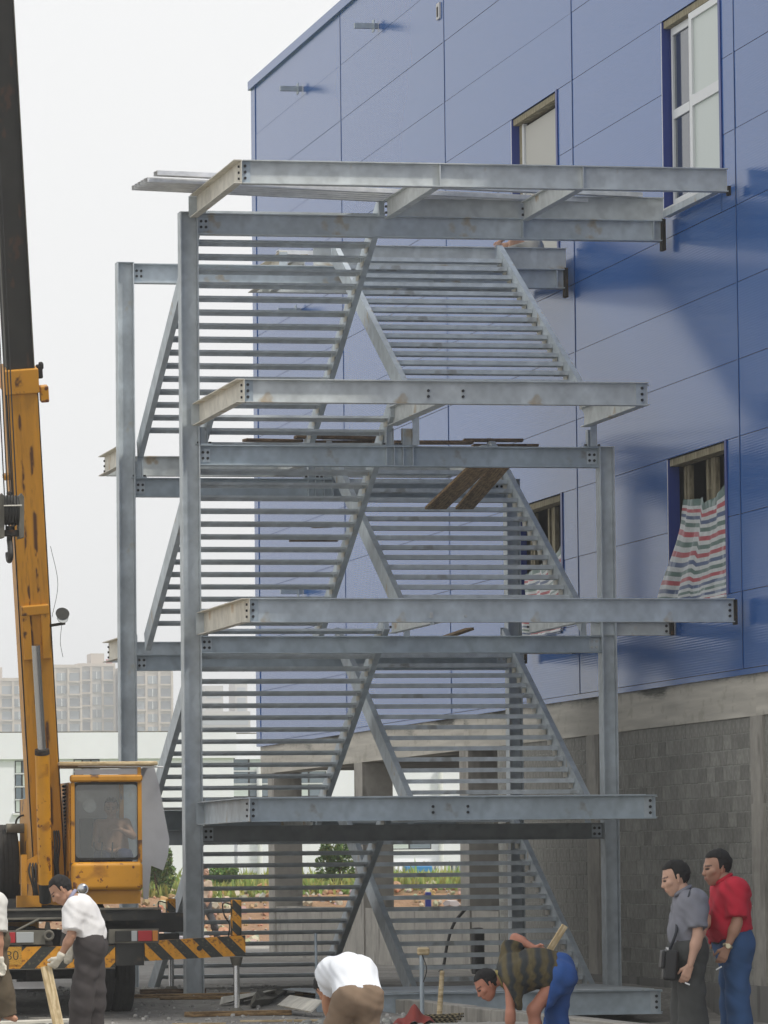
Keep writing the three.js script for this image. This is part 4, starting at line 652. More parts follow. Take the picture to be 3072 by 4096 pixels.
function shrub(label, base, w, h, n, dark = 1) {
  const t = thing('shrub', label, 'shrub', base, 'shrubs behind the spoil bank'), P = [], C3 = [], v = new THREE.Vector3(), a = new THREE.Vector3(), b = new THREE.Vector3();
  const lobes = []; for (let k = 0; k < 9; k++) lobes.push([rr(-0.33, 0.33) * w, rr(0.3, 0.82) * h, rr(-0.3, 0.3) * w, rr(0.16, 0.27)]);
  for (let i = 0; i < n; i++) {
    const L = lobes[Math.floor(rnd() * 9)]; v.set(rr(-1, 1), rr(-1, 1), rr(-1, 1)).normalize().multiplyScalar(Math.cbrt(rr(0.25, 1))); const c = [L[0] + v.x * L[3] * w, L[1] + v.y * L[3] * h, L[2] + v.z * L[3] * w];
    a.set(rr(-1, 1), rr(-1, 1), rr(-1, 1)).normalize(); b.set(rr(-1, 1), rr(-1, 1), rr(-1, 1)).cross(a).normalize(); const l = rr(0.035, 0.075), q = l * 0.45;
    const p0 = [c[0] - a.x * l, c[1] - a.y * l, c[2] - a.z * l], p1 = [c[0] + b.x * q, c[1] + b.y * q, c[2] + b.z * q], p2 = [c[0] + a.x * l, c[1] + a.y * l, c[2] + a.z * l], p3 = [c[0] - b.x * q, c[1] - b.y * q, c[2] - b.z * q];
    P.push(...p0, ...p1, ...p2, ...p0, ...p2, ...p3); const k = rr(0.6, 1.3) * dark, yl = rnd() < 0.3 ? 1.6 : 1; for (let m = 0; m < 6; m++) C3.push(0.1 * k * yl, 0.19 * k, 0.04 * k);
  }
  const g = new THREE.BufferGeometry(); g.setAttribute('position', new THREE.Float32BufferAttribute(P, 3)); g.setAttribute('color', new THREE.Float32BufferAttribute(C3, 3)); g.computeVertexNormals();
  const m = new THREE.Mesh(g, SHRUB); m.name = 'crown'; m.castShadow = m.receiveShadow = true; t.add(m);
  const st = []; for (let k = 0; k < 5; k++) { const L = lobes[k]; st.push(rodAB([rr(-0.04, 0.04), -0.1, rr(-0.04, 0.04)], [L[0] * 0.8, L[1], L[2] * 0.8], 0.022, 0.008, 6)); }
  const tm = new THREE.Mesh(mergeGeometries(st), M.woodDark); tm.name = 'trunk'; tm.castShadow = true; t.add(tm);
}
const SHRUB = phy({ vertexColors: true, roughness: 0.8, transmission: 0.3, thickness: 0 });
const onG = (p) => [p[0], groundY(p[0], p[2]), p[2]];
shrub('round leafy shrub beside the grey cab door, left of the front stair column', onG([8.631,0.873,-57.000]), 0.85, 1.45, 2600);
shrub('leafy shrub seen through the open ground floor bay behind the crossing stringers', onG([13.172,0.818,-58.000]), 0.95, 1.35, 2600, 1.1);
shrub('low shrub peeping over the grass left of the concrete pillar', onG([11.011,1.001,-62.000]), 1.2, 0.75, 1500, 1.3);
shrub('low shrub half hidden behind the grey cab door', onG([8.795,0.974,-60.000]), 0.8, 0.9, 1300);

// white halls
function hall(name, label, x0, x1, top, z, depth, wins, bandY) {
  const t = thing(name, label, 'building', [(x0 + x1) / 2, 0, z]);
  boxAB(t, 'wall', M.white, x0, x1, -1, top, z - depth, z); boxAB(t, 'parapet', M.white, x0 - 0.1, x1 + 0.1, bandY, top + 0.05, z - depth - 0.15, z + 0.14);
  boxAB(t, 'roof', M.dusty, x0 - 0.08, x1 + 0.08, top + 0.052, top + 0.1, z - depth - 0.1, z + 0.1);
  for (const [cx, w, y0, y1, nx, ny] of wins) {
    const f = boxAB(t, 'window', M.dark, cx - w / 2, cx + w / 2, y0, y1, z + 0.004, z + 0.02);
    for (let i = 0; i < nx; i++) for (let j = 0; j < ny; j++) { const a = cx - w / 2 + (w * i) / nx + 0.04, b = cx - w / 2 + (w * (i + 1)) / nx - 0.04, c = y0 + ((y1 - y0) * j) / ny + 0.04, d = y0 + ((y1 - y0) * (j + 1)) / ny - 0.04; boxAB(f, 'pane', (i + j) % 3 ? M.glassFar : M.glassPale, a, b, c, d, z + 0.022, z + 0.03); }
    for (let j = 1; j < ny; j++) boxAB(f, 'transom', M.alu, cx - w / 2, cx + w / 2, y0 + ((y1 - y0) * j) / ny - 0.03, y0 + ((y1 - y0) * j) / ny + 0.03, z + 0.032, z + 0.05);
    boxAB(f, 'sill', M.whitePaint, cx - w / 2 - 0.1, cx + w / 2 + 0.1, y0 - 0.1, y0 - 0.004, z + 0.004, z + 0.12);
  }
  return t;
}
{
  const zh = -150, X = (px2) => px2; 
  hall('white_hall', 'long white hall with barred windows behind the crane', 11.471, 26.564, 7.534, zh, 18,
    [[17.482, 17.770 - 17.181, 4.212, 6.412, 2, 4], [20.243, 20.790 - 19.683, 4.305, 6.459, 3, 4], [14.894, 2, 4.212, 6.412, 2, 4]], 6.470);
  const h2 = hall('white_hall', 'second white hall seen through the stairs and the open ground floor bays', 28.094, 42.130, 7.662, zh - 8, 18,
    [[28.625, 1.9, 4.925, 6.648, 2, 3], [35.833, 2.0, 2.549, 4.257, 2, 2], [37.726, 1.5, 1.223, 1.854, 2, 1], [31.315, 1.6, 4.925, 6.648, 2, 3]], 6.598);
  for (const x of [37.245, 29.061]) add(h2, 'downpipe', cyl(0.12, 0.12, 6.5, 10), M.whitePaint, [x, 3, zh - 8 + 0.2]);
  boxAB(h2, 'plinth_ledge', M.whitePaint, 35.112, 37.158, 1.472, 1.603, zh - 7.9, zh - 7.2);
  // picket fence on the grass
  const z = -118, x0 = 26.770, x1 = 29.485, f = thing('picket_fence', 'low pale picket fence along the far edge of the grass', 'fence', [(x0 + x1) / 2, 1.2, z]), pk = [];
  for (let x = x0; x < x1; x += 0.16) pk.push(box(0.07, 0.55, 0.02).translate(x, groundY(x, z) + 0.25 + rr(-0.03, 0.03), z)); const pm = addW(f, 'pickets', mergeGeometries(pk), M.galvCream); pm.userData.kind = 'stuff'; boxAB(f, 'rail', M.galvCream, x0, x1, 1.42, 1.47, z - 0.04, z - 0.015);
  const bp = [27.383,1.310,-116.000]; single('blue_tank', 'small bright blue tank beyond the picket fence', 'tank', rbox(1.0, 0.3, 0.5, 0.06), std({ color: lin(0.03, 0.22, 0.5), roughness: 0.5 }), [bp[0], groundY(bp[0], -116) + 0.32, -116]);
  const bq = [11.628,0.847,-40.000]; single('marker_post', 'short dark blue marker post standing in the open bay', 'post', rbox(0.12, 1.15, 0.12, 0.02), std({ color: lin(0.02, 0.03, 0.2), roughness: 0.5 }), [bq[0], 0.55, -40]);
}
// hazy apartment blocks
{
  const wallA = std({ map: tex(128, 12, (u, v) => { const c = 196 * (0.92 + 0.12 * fb(u, v, 6, 3)); return [c, c * 0.93, c * 0.86]; }), roughness: 0.95 }), wallB = std({ map: tex(128, 12, (u, v) => { const c = 184 * (0.92 + 0.12 * fb(u, v, 6, 3)); return [c, c * 0.97, c * 0.94]; }), roughness: 0.95 });
  const Zt = -1150, ax = (u) => u, flats = [
    ['far apartment block at the left edge with a stepped top', 137.492, 149.248, 47.985, wallA, 4],
    ['far apartment block just right of the crane boom', 155.960, 162.141, 50.943, wallA, 2],
    ['tallest far apartment block with a raised stair head', 162.323, 170.743, 51.432, wallB, 3],
    ['far apartment block between the two left stair columns', 171.619, 184.130, 50.171, wallA, 4],
  ];
  const WG = new THREE.BoxGeometry(2.3, 1.9, 0.3), BG2 = new THREE.BoxGeometry(2.9, 0.35, 1.0), glass = [0.14, 0.2, 0.27].map((k) => phy({ color: lin(k, k * 1.12, k * 1.25), roughness: 0.25 }));
  flats.forEach(([lab, x0, x1, top, mat, cols], bi) => {
    const t = thing('apartment_block', lab, 'building', [(x0 + x1) / 2, 0, Zt], 'hazy apartment blocks on the skyline'), zf = Zt + (bi % 2) * 4;
    boxAB(t, 'wall', mat, x0, x1, -2, top, zf - 14, zf); boxAB(t, 'roof_edge', wallA, x0 - 0.3, x1 + 0.3, top + 0.05, top + 0.8, zf - 14.3, zf + 0.4);
    const w = (x1 - x0) / cols;
    for (let k = 0; k <= cols; k++) boxAB(t, 'fin', wallA, x0 + k * w - 0.25, x0 + k * w + 0.25, -2, top - 0.05, zf + 0.01, zf + 0.6 + 0.3 * (k % 2));
    for (let r = 0; r < 7; r++) for (let k = 0; k < cols; k++) {
      const y = top - 2.1 - r * 3.05, x = x0 + (k + 0.5) * w; const wi = add(t, 'window', WG, glass[Math.floor(rnd() * 3)], [x, y, zf + 0.1]);
      if ((k + bi) % 2 === 0) add(wi, 'balcony', BG2, wallA, [x, y - 1.2, zf + 0.6]); else boxAB(wi, 'mullion', M.whitePaint, x - 0.08, x + 0.08, y - 0.9, y + 0.9, zf + 0.26, zf + 0.32);
    }
    if (bi === 2) { boxAB(t, 'stair_head', wallA, 165.525, 168.733, top + 0.81, 54.685, zf - 9, zf - 2); boxAB(t, 'roof_sign', M.red, 169.271, 170.731, top + 0.81, top + 1.9, zf - 3, zf - 2.7); }
    if (bi === 0) boxAB(t, 'stair_head', wallA, 139.666, 144.077, top + 0.81, top + 3.4, zf - 9, zf - 2);
  });
  [['pale far block glimpsed between the middle treads', 251.5, 257.2, 59.8, -1500], ['thin unfinished far tower beside the blue wall', 261.0, 264.8, 61.4, -1500], ['low wide far block behind the lower treads', 225.0, 239.2, 47.0, -1350]].forEach(([lab, x0, x1, tp, z2]) => {
    const t = thing('distant_block', lab, 'building', [(x0 + x1) / 2, 0, z2], 'distant blocks on the skyline');
    boxAB(t, 'wall', wallB, x0, x1, -3, tp, z2 - 12, z2); for (let y = tp - 3; y > tp - 34; y -= 3.2) boxAB(t, 'window_band', glass[2], x0 + 0.6, x1 - 0.6, y - 0.8, y + 0.8, z2 + 0.02, z2 + 0.2);
  });
}

// ------------------------------------------------------------------ things lying about on the ground
{
  const G2 = (p, dy = 0) => [p[0], groundY(p[0], p[2]) + dy, p[2]];
  // kerb beside the foot of the tower
  const kerb = thing('concrete_kerb', 'long pale concrete kerb running towards the viewer at the stair foot', 'kerb', [2.1, -0.1, 10]);
  for (let k = 0; k < 12; k++) add(kerb, 'kerb_stone', rbox(0.2, 0.4, 1.56, 0.015, 2), M.concrete, [2.1 + rr(-0.006, 0.006), -0.2 + rr(-0.006, 0.006), 1.6 + k * 1.575]);
  const slab = (name, label, cat, corners, t, mat) => { // flat plate from four corner points (world), thickness t
    const P = corners.map(V), n = P[1].clone().sub(P[0]).cross(P[3].clone().sub(P[0])).normalize(); if (n.y < 0) n.negate(); const pos = [], top = P.map((p) => p.clone().addScaledVector(n, t));
    const q = (a, b, c, d) => { for (const v of [a, b, c, a, c, d]) pos.push(v.x, v.y, v.z); }; q(...top); q(...P); for (let i = 0; i < 4; i++) q(P[i], P[(i + 1) % 4], top[(i + 1) % 4], top[i]);
    const c = P[0].clone().add(P[2]).multiplyScalar(0.5), g = new THREE.BufferGeometry(); g.setAttribute('position', new THREE.Float32BufferAttribute(pos, 3)); g.translate(-c.x, -c.y, -c.z); g.computeVertexNormals(); return single(name, label, cat, metreUV(g), mat, c.toArray());
  };
  slab('steel_plate', 'tilted grey steel plate left of the bending man in tan trousers', 'steel plate', [[0.475,-0.060,3.702], [0.554,-0.100,5.452], [0.706,0.030,5.425], [0.680,0.050,3.453]], 0.02, M.galvCream);
  slab('steel_plate', 'long pale steel plate propped behind the outrigger jack', 'steel plate', [[-0.007,-0.070,2.302], [0.971,0.000,0.658], [0.779,0.090,1.781], [0.039,0.020,2.162]], 0.03, M.galvCream);
  slab('steel_plate', 'small steel sheet resting on bricks near the long plate', 'steel plate', [[0.312,-0.100,2.677], [0.641,-0.100,2.104], [1.300,0.000,-0.234], [0.408,0.000,2.241]], 0.12, M.dusty);
  const board = (label, a, b, w, t, mat, dy) => { const A = V(a), B2 = V(b), d = B2.clone().sub(A), L = Math.hypot(d.x, d.z), c = A.add(B2).multiplyScalar(0.5); single('ground_board', label, 'board', plankG(w, t, L), mat, [c.x, groundY(c.x, c.z) + t / 2 + dy, c.z], undefined, [rr(-0.01, 0.01), Math.atan2(d.x, d.z), rr(-0.03, 0.03)]); };
  board('rough board lying across the foot of the front stair column', [-1.0, 0, 0.62], [0.7, 0, 0.5], 0.16, 0.05, M.woodMid, 0.0);
  board('second rough board at the foot of the front stair column', [-0.55, 0, 1.0], [0.25, 0, 1.1], 0.2, 0.04, M.woodMid, 0.0);
  board('timber pad under the near outrigger jack', [-0.75, 0, 4.42], [0.5, 0, 4.25], 0.3, 0.06, M.woodMid, 0.0);
  board('timber pad under the far outrigger jack', [-0.5, 0, -0.95], [0.35, 0, -0.85], 0.3, 0.06, M.woodDark, 0.0);
  board('splintered lath lying in front of the near outrigger jack', [-0.6, 0, 7.2], [0.3, 0, 7.4], 0.06, 0.025, M.woodPale, 0.0);
  board('thin lath on the dusty ground beside the truck wheels', [-1.5, 0, 7.9], [-0.9, 0, 8.0], 0.05, 0.02, M.woodPale, 0.0);
  board('short plank behind the steel plates near the stair foot', [1.2, 0, 1.2], [1.9, 0, 0.9], 0.2, 0.05, M.woodMid, 0.02);
  const pin = (label, p, h, r, mat) => single('steel_pin', label, 'stake', cyl(r, r, h, 10), mat, [p[0], groundY(p[0], p[2]) + h / 2 - 0.05, p[2]], undefined, [0, 0, 0.012]);
  pin('thin steel stake upright left of the man bending in tan trousers', [1.05, 0, 3.2], 1.0, 0.017, M.galvGrey);
  { const p = [1.36, 0, 8.0], y = groundY(1.36, 8), t = thing('survey_stake', 'pipe stake with a taped head beside the coiled rope', 'stake', [p[0], y, p[2]]); addW(t, 'pipe', rodAB([p[0], y - 0.05, p[2]], [p[0], y + 0.78, p[2]], 0.026), M.galvGrey); add(t, 'taped_head', rbox(0.14, 0.09, 0.08, 0.025), M.woodPale, [p[0] + 0.02, y + 0.8, p[2]]); addW(t, 'wire', tubeP([[p[0], y + 0.76, p[2] + 0.03], [p[0] + 0.05, y + 0.6, p[2] + 0.03], [p[0] + 0.01, y + 0.45, p[2] + 0.03]], 0.006, 5), M.rope); }
  single('short_stake', 'shorter splintered timber stake right of the pipe stake', 'stake', rodAB([1.55, -0.2, 8.0], [1.62, 0.42, 7.9], 0.035, 0.028, 7), M.woodPale);
  // rope coil and cloth
  { const rp = [], c = [1.193,-0.060,9.494]; for (let i = 0; i <= 90; i++) { const a = i * 0.42, r = 0.15 + 0.06 * Math.sin(i * 0.23); rp.push([c[0] + Math.cos(a) * r * 1.5, groundY(c[0], c[2]) + 0.02 + 0.001 * i + 0.03 * Math.abs(Math.sin(a * 0.5 + 1)), c[2] + Math.sin(a) * r]); } single('rope_coil', 'loose coil of old tan rope beside the concrete kerb', 'rope', tubeP(rp, 0.012, 6, 520), std({ map: tex(64, 0.06, (u, v) => { const k = 0.6 + 0.4 * Math.sin((u + v) * 6.283); return [168 * k, 154 * k, 120 * k]; }), roughness: 1 })); }
  { const c = [0.876,-0.060,9.621], n = 18, P = [], I = []; for (let j = 0; j <= n; j++) for (let i = 0; i <= n; i++) { const u = i / n - 0.5, v = j / n - 0.5; P.push(c[0] + u * 0.52, groundY(c[0], c[2]) + 0.02 + 0.2 * Math.exp(-Math.pow((u - 0.12) / 0.26, 2) - Math.pow(v / 0.4, 2)) + 0.03 * Math.sin(u * 17 + v * 6), c[2] + v * 0.8); } for (let j = 0; j < n; j++) for (let i = 0; i < n; i++) { const a = j * (n + 1) + i; I.push(a, a + 1, a + n + 1, a + 1, a + n + 2, a + n + 1); } const g = new THREE.BufferGeometry(); g.setAttribute('position', new THREE.Float32BufferAttribute(P, 3)); g.setIndex(I); g.computeVertexNormals(); single('red_cloth', 'crumpled dark red cloth lying next to the rope', 'cloth', g, std({ color: lin(0.24, 0.035, 0.025), roughness: 0.95 })); }
  { const c = [1.451,-0.100,10.022]; single('concrete_slab', 'flat pale concrete slab on the ground in front of the kerb', 'slab', rbox(1.5, 0.08, 2.2, 0.02), M.concrete, [1.25, groundY(1.25, 13.5) + 0.03, 13.5]); }
  single('paper_scrap', 'white paper scrap lying in the dust left of the bending man', 'paper', rbox(0.42, 0.012, 0.3, 0.004), M.whitePaint, [-0.55, groundY(-0.55, 11) + 0.012, 11], undefined, [0.05, 0.5, 0.08]);
  single('steel_sheet_strip', 'pale steel strip lying under the rear of the crane', 'steel sheet', box(1.5, 0.03, 0.5), M.galvCream, [-3.1, groundY(-3.1, 6.2) + 0.03, 6.2], undefined, [0, 0.1, 0.02]);
  // black hose and case behind the stairs
  single('black_hose', 'black hose leaning against the concrete sill behind the right flight', 'hose', tubeP([[XF - 0.08, 0.98, -12.6], [XF - 0.3, 0.75, -12.5], [XF - 0.44, 0.4, -12.4], [XF - 0.52, 0.1, -12.3], [XF - 0.62, -0.02, -12.2]], 0.024, 8), M.rope);
  single('black_case', 'tall narrow black case standing at the concrete sill behind the stairs', 'case', rbox(0.16, 0.72, 0.3, 0.05), M.rubber, [XF - 0.35, 0.34, -10.6]);
  // heap of mortar lumps near the plates
  { const L = []; for (let i = 0; i < 60; i++) { const r = rr(0.02, 0.07), x = rr(-0.3, 0.9), z = rr(8, 10.5); const g = new THREE.IcosahedronGeometry(r, 0).scale(rr(0.8, 1.4), rr(0.5, 0.9), 1).rotateY(rr(0, 6)).translate(x, groundY(x, z) + r * 0.3, z); L.push(metreUV(g)); } const m = single('rubble_heap', 'low heap of pale broken mortar in front of the tilted plate', 'rubble', mergeGeometries(L), M.mortar); m.userData.kind = 'stuff'; }
}
console.log('ground things done');

// ------------------------------------------------------------------ people
const POSE = {red: {base: [-0.015, -0.025, 26.496], j: {head: [-0.162, 1.582, 0], neck: [-0.104, 1.484, 0], chest: [-0.057, 1.358, 0], belly: [-0.085, 1.126, 0], pelvis: [-0.038, 0.99, 0], shL: [-0.016, 1.418, 0.17], elL: [-0.028, 1.154, 0.24], wrL: [-0.107, 0.965, 0.25], haL: [-0.148, 0.88, 0.25], shR: [-0.101, 1.434, -0.17], elR: [-0.113, 1.195, -0.24], wrR: [-0.138, 1.038, -0.2], haR: [-0.151, 0.95, -0.18], hipL: [-0.022, 0.95, 0.09], knL: [-0.025, 0.528, 0.1], anL: [0.019, 0.069, 0.1], toL: [-0.101, 0.019, 0.12], hipR: [-0.05, 0.95, -0.09], knR: [-0.05, 0.528, -0.09], anR: [-0.025, 0.069, -0.1], toR: [-0.145, 0.019, -0.1]}}, grey: {base: [-0.459, -0.003, 26.697], j: {head: [-0.106, 1.483, 0], neck: [-0.047, 1.377, 0], chest: [0.0, 1.243, 0], belly: [-0.041, 1.08, 0], pelvis: [-0.022, 0.937, 0], shL: [0.034, 1.311, 0.15], elL: [0.05, 1.043, 0.21], wrL: [-0.019, 0.812, 0.24], haL: [-0.05, 0.737, 0.24], shR: [-0.006, 1.311, -0.15], elR: [0.14, 1.161, -0.2], wrR: [0.106, 1.068, -0.1], haR: [0.075, 1.036, -0.03], hipL: [-0.006, 0.899, 0.085], knL: [0.0, 0.493, 0.09], anL: [0.016, 0.056, 0.09], toL: [-0.094, 0.012, 0.1], hipR: [-0.034, 0.899, -0.085], knR: [-0.041, 0.493, -0.08], anR: [-0.025, 0.056, -0.09], toR: [-0.137, 0.012, -0.08]}}, white: {base: [-3.97, 0.026, 18.251], j: {head: [-0.213, 1.389, 0.0], neck: [-0.109, 1.323, 0], chest: [-0.019, 1.171, 0], belly: [0.039, 1.016, 0], pelvis: [0.05, 0.892, 0], shL: [-0.085, 1.226, 0.16], elL: [-0.105, 0.977, 0.24], wrL: [-0.213, 0.772, 0.22], haL: [-0.279, 0.698, 0.2], shR: [-0.039, 1.257, -0.16], elR: [-0.116, 1.016, -0.2], wrR: [-0.124, 0.846, -0.12], haR: [-0.147, 0.783, -0.08], hipL: [0.054, 0.853, 0.085], knL: [-0.019, 0.473, 0.1], anL: [-0.047, 0.078, 0.08], toL: [-0.194, 0.023, 0.1], hipR: [0.062, 0.853, -0.085], knR: [0.081, 0.473, -0.06], anR: [0.07, 0.078, -0.08], toR: [-0.07, 0.023, -0.06]}}, tan: {base: [-2.883, 0.067, 25.474], j: {head: [-0.202, 0.56, -0.55], neck: [-0.156, 0.651, -0.45], chest: [-0.091, 0.703, -0.32], belly: [0.007, 0.684, -0.16], pelvis: [0.042, 0.508, 0], shL: [-0.192, 0.664, -0.36], elL: [-0.202, 0.456, -0.42], wrL: [-0.169, 0.273, -0.45], haL: [-0.156, 0.208, -0.45], shR: [0.0, 0.703, -0.46], elR: [0.065, 0.469, -0.55], wrR: [-0.026, 0.319, -0.5], haR: [-0.062, 0.267, -0.5], hipL: [-0.042, 0.482, 0.02], knL: [-0.143, 0.247, -0.06], anL: [-0.143, 0.039, 0.05], toL: [-0.169, 0.007, -0.12], hipR: [0.127, 0.482, 0], knR: [0.111, 0.247, -0.06], anR: [0.137, 0.039, 0.05], toR: [0.13, 0.007, -0.12]}}, plaid: {base: [-0.462, -0.085, 21.846], j: {head: [-0.511, 0.654, 0.02], neck: [-0.391, 0.71, 0], chest: [-0.26, 0.742, 0], belly: [-0.091, 0.794, 0], pelvis: [0.111, 0.755, 0], shL: [-0.313, 0.651, 0.16], elL: [-0.316, 0.41, 0.22], wrL: [-0.322, 0.234, 0.2], haL: [-0.339, 0.156, 0.2], shR: [-0.313, 0.82, -0.17], elR: [-0.257, 1.051, -0.2], wrR: [-0.091, 0.964, -0.12], haR: [-0.026, 0.938, -0.08], hipL: [0.124, 0.71, 0.09], knL: [-0.114, 0.436, 0.12], anL: [-0.072, 0.052, 0.1], toL: [-0.221, 0.013, 0.12], hipR: [0.137, 0.703, -0.09], knR: [0.091, 0.41, -0.1], anR: [0.137, 0.052, -0.1], toR: [0.0, 0.013, -0.1]}}, edge: {base: [-3.75, 0.002, 10.435], j: {head: [-0.19, 1.57, 0], neck: [-0.153, 1.408, 0], chest: [-0.117, 1.218, 0], belly: [-0.108, 1.02, 0], pelvis: [-0.099, 0.875, 0], shL: [-0.027, 1.29, 0.14], elL: [-0.007, 0.92, 0.2], wrL: [0.007, 0.632, 0.2], haL: [0.025, 0.532, 0.2], shR: [-0.199, 1.29, -0.14], elR: [-0.244, 0.966, -0.15], wrR: [-0.262, 0.704, 0], haR: [-0.262, 0.614, 0], hipL: [-0.072, 0.812, 0.08], knL: [-0.018, 0.424, 0.08], anL: [0.054, 0.072, 0.06], toL: [0.149, 0.027, 0.1], hipR: [-0.126, 0.812, -0.08], knR: [-0.135, 0.424, -0.08], anR: [-0.126, 0.063, -0.08], toR: [-0.045, 0.018, -0.06]}}, operator: {base: [-1.361, 1.362, 2.42], j: {head: [0.0, 1.009, 0], neck: [0.007, 0.885, -0.02], chest: [0.013, 0.742, -0.05], belly: [0.026, 0.56, -0.06], pelvis: [0.039, 0.429, -0.05], shL: [-0.169, 0.82, -0.02], elL: [-0.202, 0.56, 0.1], wrL: [0.0, 0.488, 0.25], haL: [0.065, 0.482, 0.28], shR: [0.189, 0.833, -0.02], elR: [0.273, 0.664, 0.14], wrR: [0.104, 0.755, 0.24], haR: [0.039, 0.761, 0.26], hipL: [-0.065, 0.416, 0], knL: [-0.13, 0.39, 0.4], anL: [-0.143, 0.065, 0.42], toL: [-0.15, 0.026, 0.55], hipR: [0.13, 0.416, 0], knR: [0.182, 0.416, 0.4], anR: [0.182, 0.065, 0.42], toR: [0.182, 0.026, 0.55]}}, walker: {base: [8.698, 0.017, -50.062], j: {head: [-0.126, 1.579, 0], neck: [-0.158, 1.4, 0], chest: [-0.189, 1.147, 0], belly: [-0.189, 0.989, 0], pelvis: [-0.158, 0.853, 0], shL: [-0.316, 1.326, 0.1], elL: [-0.368, 1.042, 0.1], wrL: [-0.263, 0.884, 0.2], haL: [-0.221, 0.832, 0.2], shR: [-0.032, 1.326, -0.1], elR: [0.011, 1.095, 0], wrR: [-0.032, 0.905, 0.1], haR: [-0.074, 0.842, 0.1], hipL: [-0.221, 0.811, 0.06], knL: [-0.2, 0.432, 0.1], anL: [-0.284, 0.063, 0], toL: [-0.221, -0.0, 0.15], hipR: [-0.095, 0.811, -0.06], knR: [0.053, 0.463, 0.05], anR: [0.158, 0.084, -0.1], toR: [0.253, 0.011, 0.0]}}, sitter: {base: [6.009, 10.403, -6.0], j: {head: [-0.179, 0.614, 0], neck: [-0.107, 0.471, 0], chest: [-0.048, 0.34, 0], belly: [0.0, 0.198, 0], pelvis: [0.036, 0.079, 0], shL: [-0.071, 0.424, 0.15], elL: [-0.226, 0.281, 0.25], wrL: [-0.428, 0.126, 0.3], haL: [-0.464, 0.067, 0.3], shR: [0.0, 0.424, -0.15], elR: [-0.167, 0.257, -0.2], wrR: [-0.309, 0.138, -0.1], haR: [-0.357, 0.102, -0.1], hipL: [0.012, 0.067, 0.09], knL: [-0.226, 0.138, 0.16], anL: [-0.274, 0.014, 0.16], toL: [-0.357, -0.0, 0.18], hipR: [0.036, 0.067, -0.09], knR: [-0.155, 0.162, -0.12], anR: [-0.19, 0.014, -0.12], toR: [-0.274, -0.0, -0.12]}}};
const YAW = Math.atan2(CAM.dir[0], -CAM.dir[2]);
// distance to a tapered capsule
function capsule(a, b, r1, r2) {
  const A = V(a), ba = V(b).sub(A), l2 = Math.max(1e-9, ba.lengthSq()), [bx, by, bz] = ba.toArray(), [ax, ay, az] = a;
  return (x, y, z) => { const px = x - ax, py = y - ay, pz = z - az; let h = (px * bx + py * by + pz * bz) / l2; h = h < 0 ? 0 : h > 1 ? 1 : h; const dx = px - bx * h, dy = py - by * h, dz = pz - bz * h; return Math.sqrt(dx * dx + dy * dy + dz * dz) - (r1 + (r2 - r1) * h); };
}
function ellip(c, R, m) { // R radii, m = basis [right, up, fwd]
  return (x, y, z) => { const p = [x - c[0], y - c[1], z - c[2]]; const q = m.map((v, i) => (v.x * p[0] + v.y * p[1] + v.z * p[2]) / R[i]); const k = Math.hypot(...q); const k2 = Math.hypot(q[0] / R[0], q[1] / R[1], q[2] / R[2]); return k < 1e-6 ? -Math.min(...R) : (k * (k - 1)) / k2; };
}
const smin = (a, b, k) => { const h = Math.max(k - Math.abs(a - b), 0) / k; return Math.min(a, b) - h * h * k * 0.25; };
const blend = (list, k) => (x, y, z) => { let d = list[0](x, y, z); for (let i = 1; i < list.length; i++) d = smin(d, list[i](x, y, z), k); return d; };
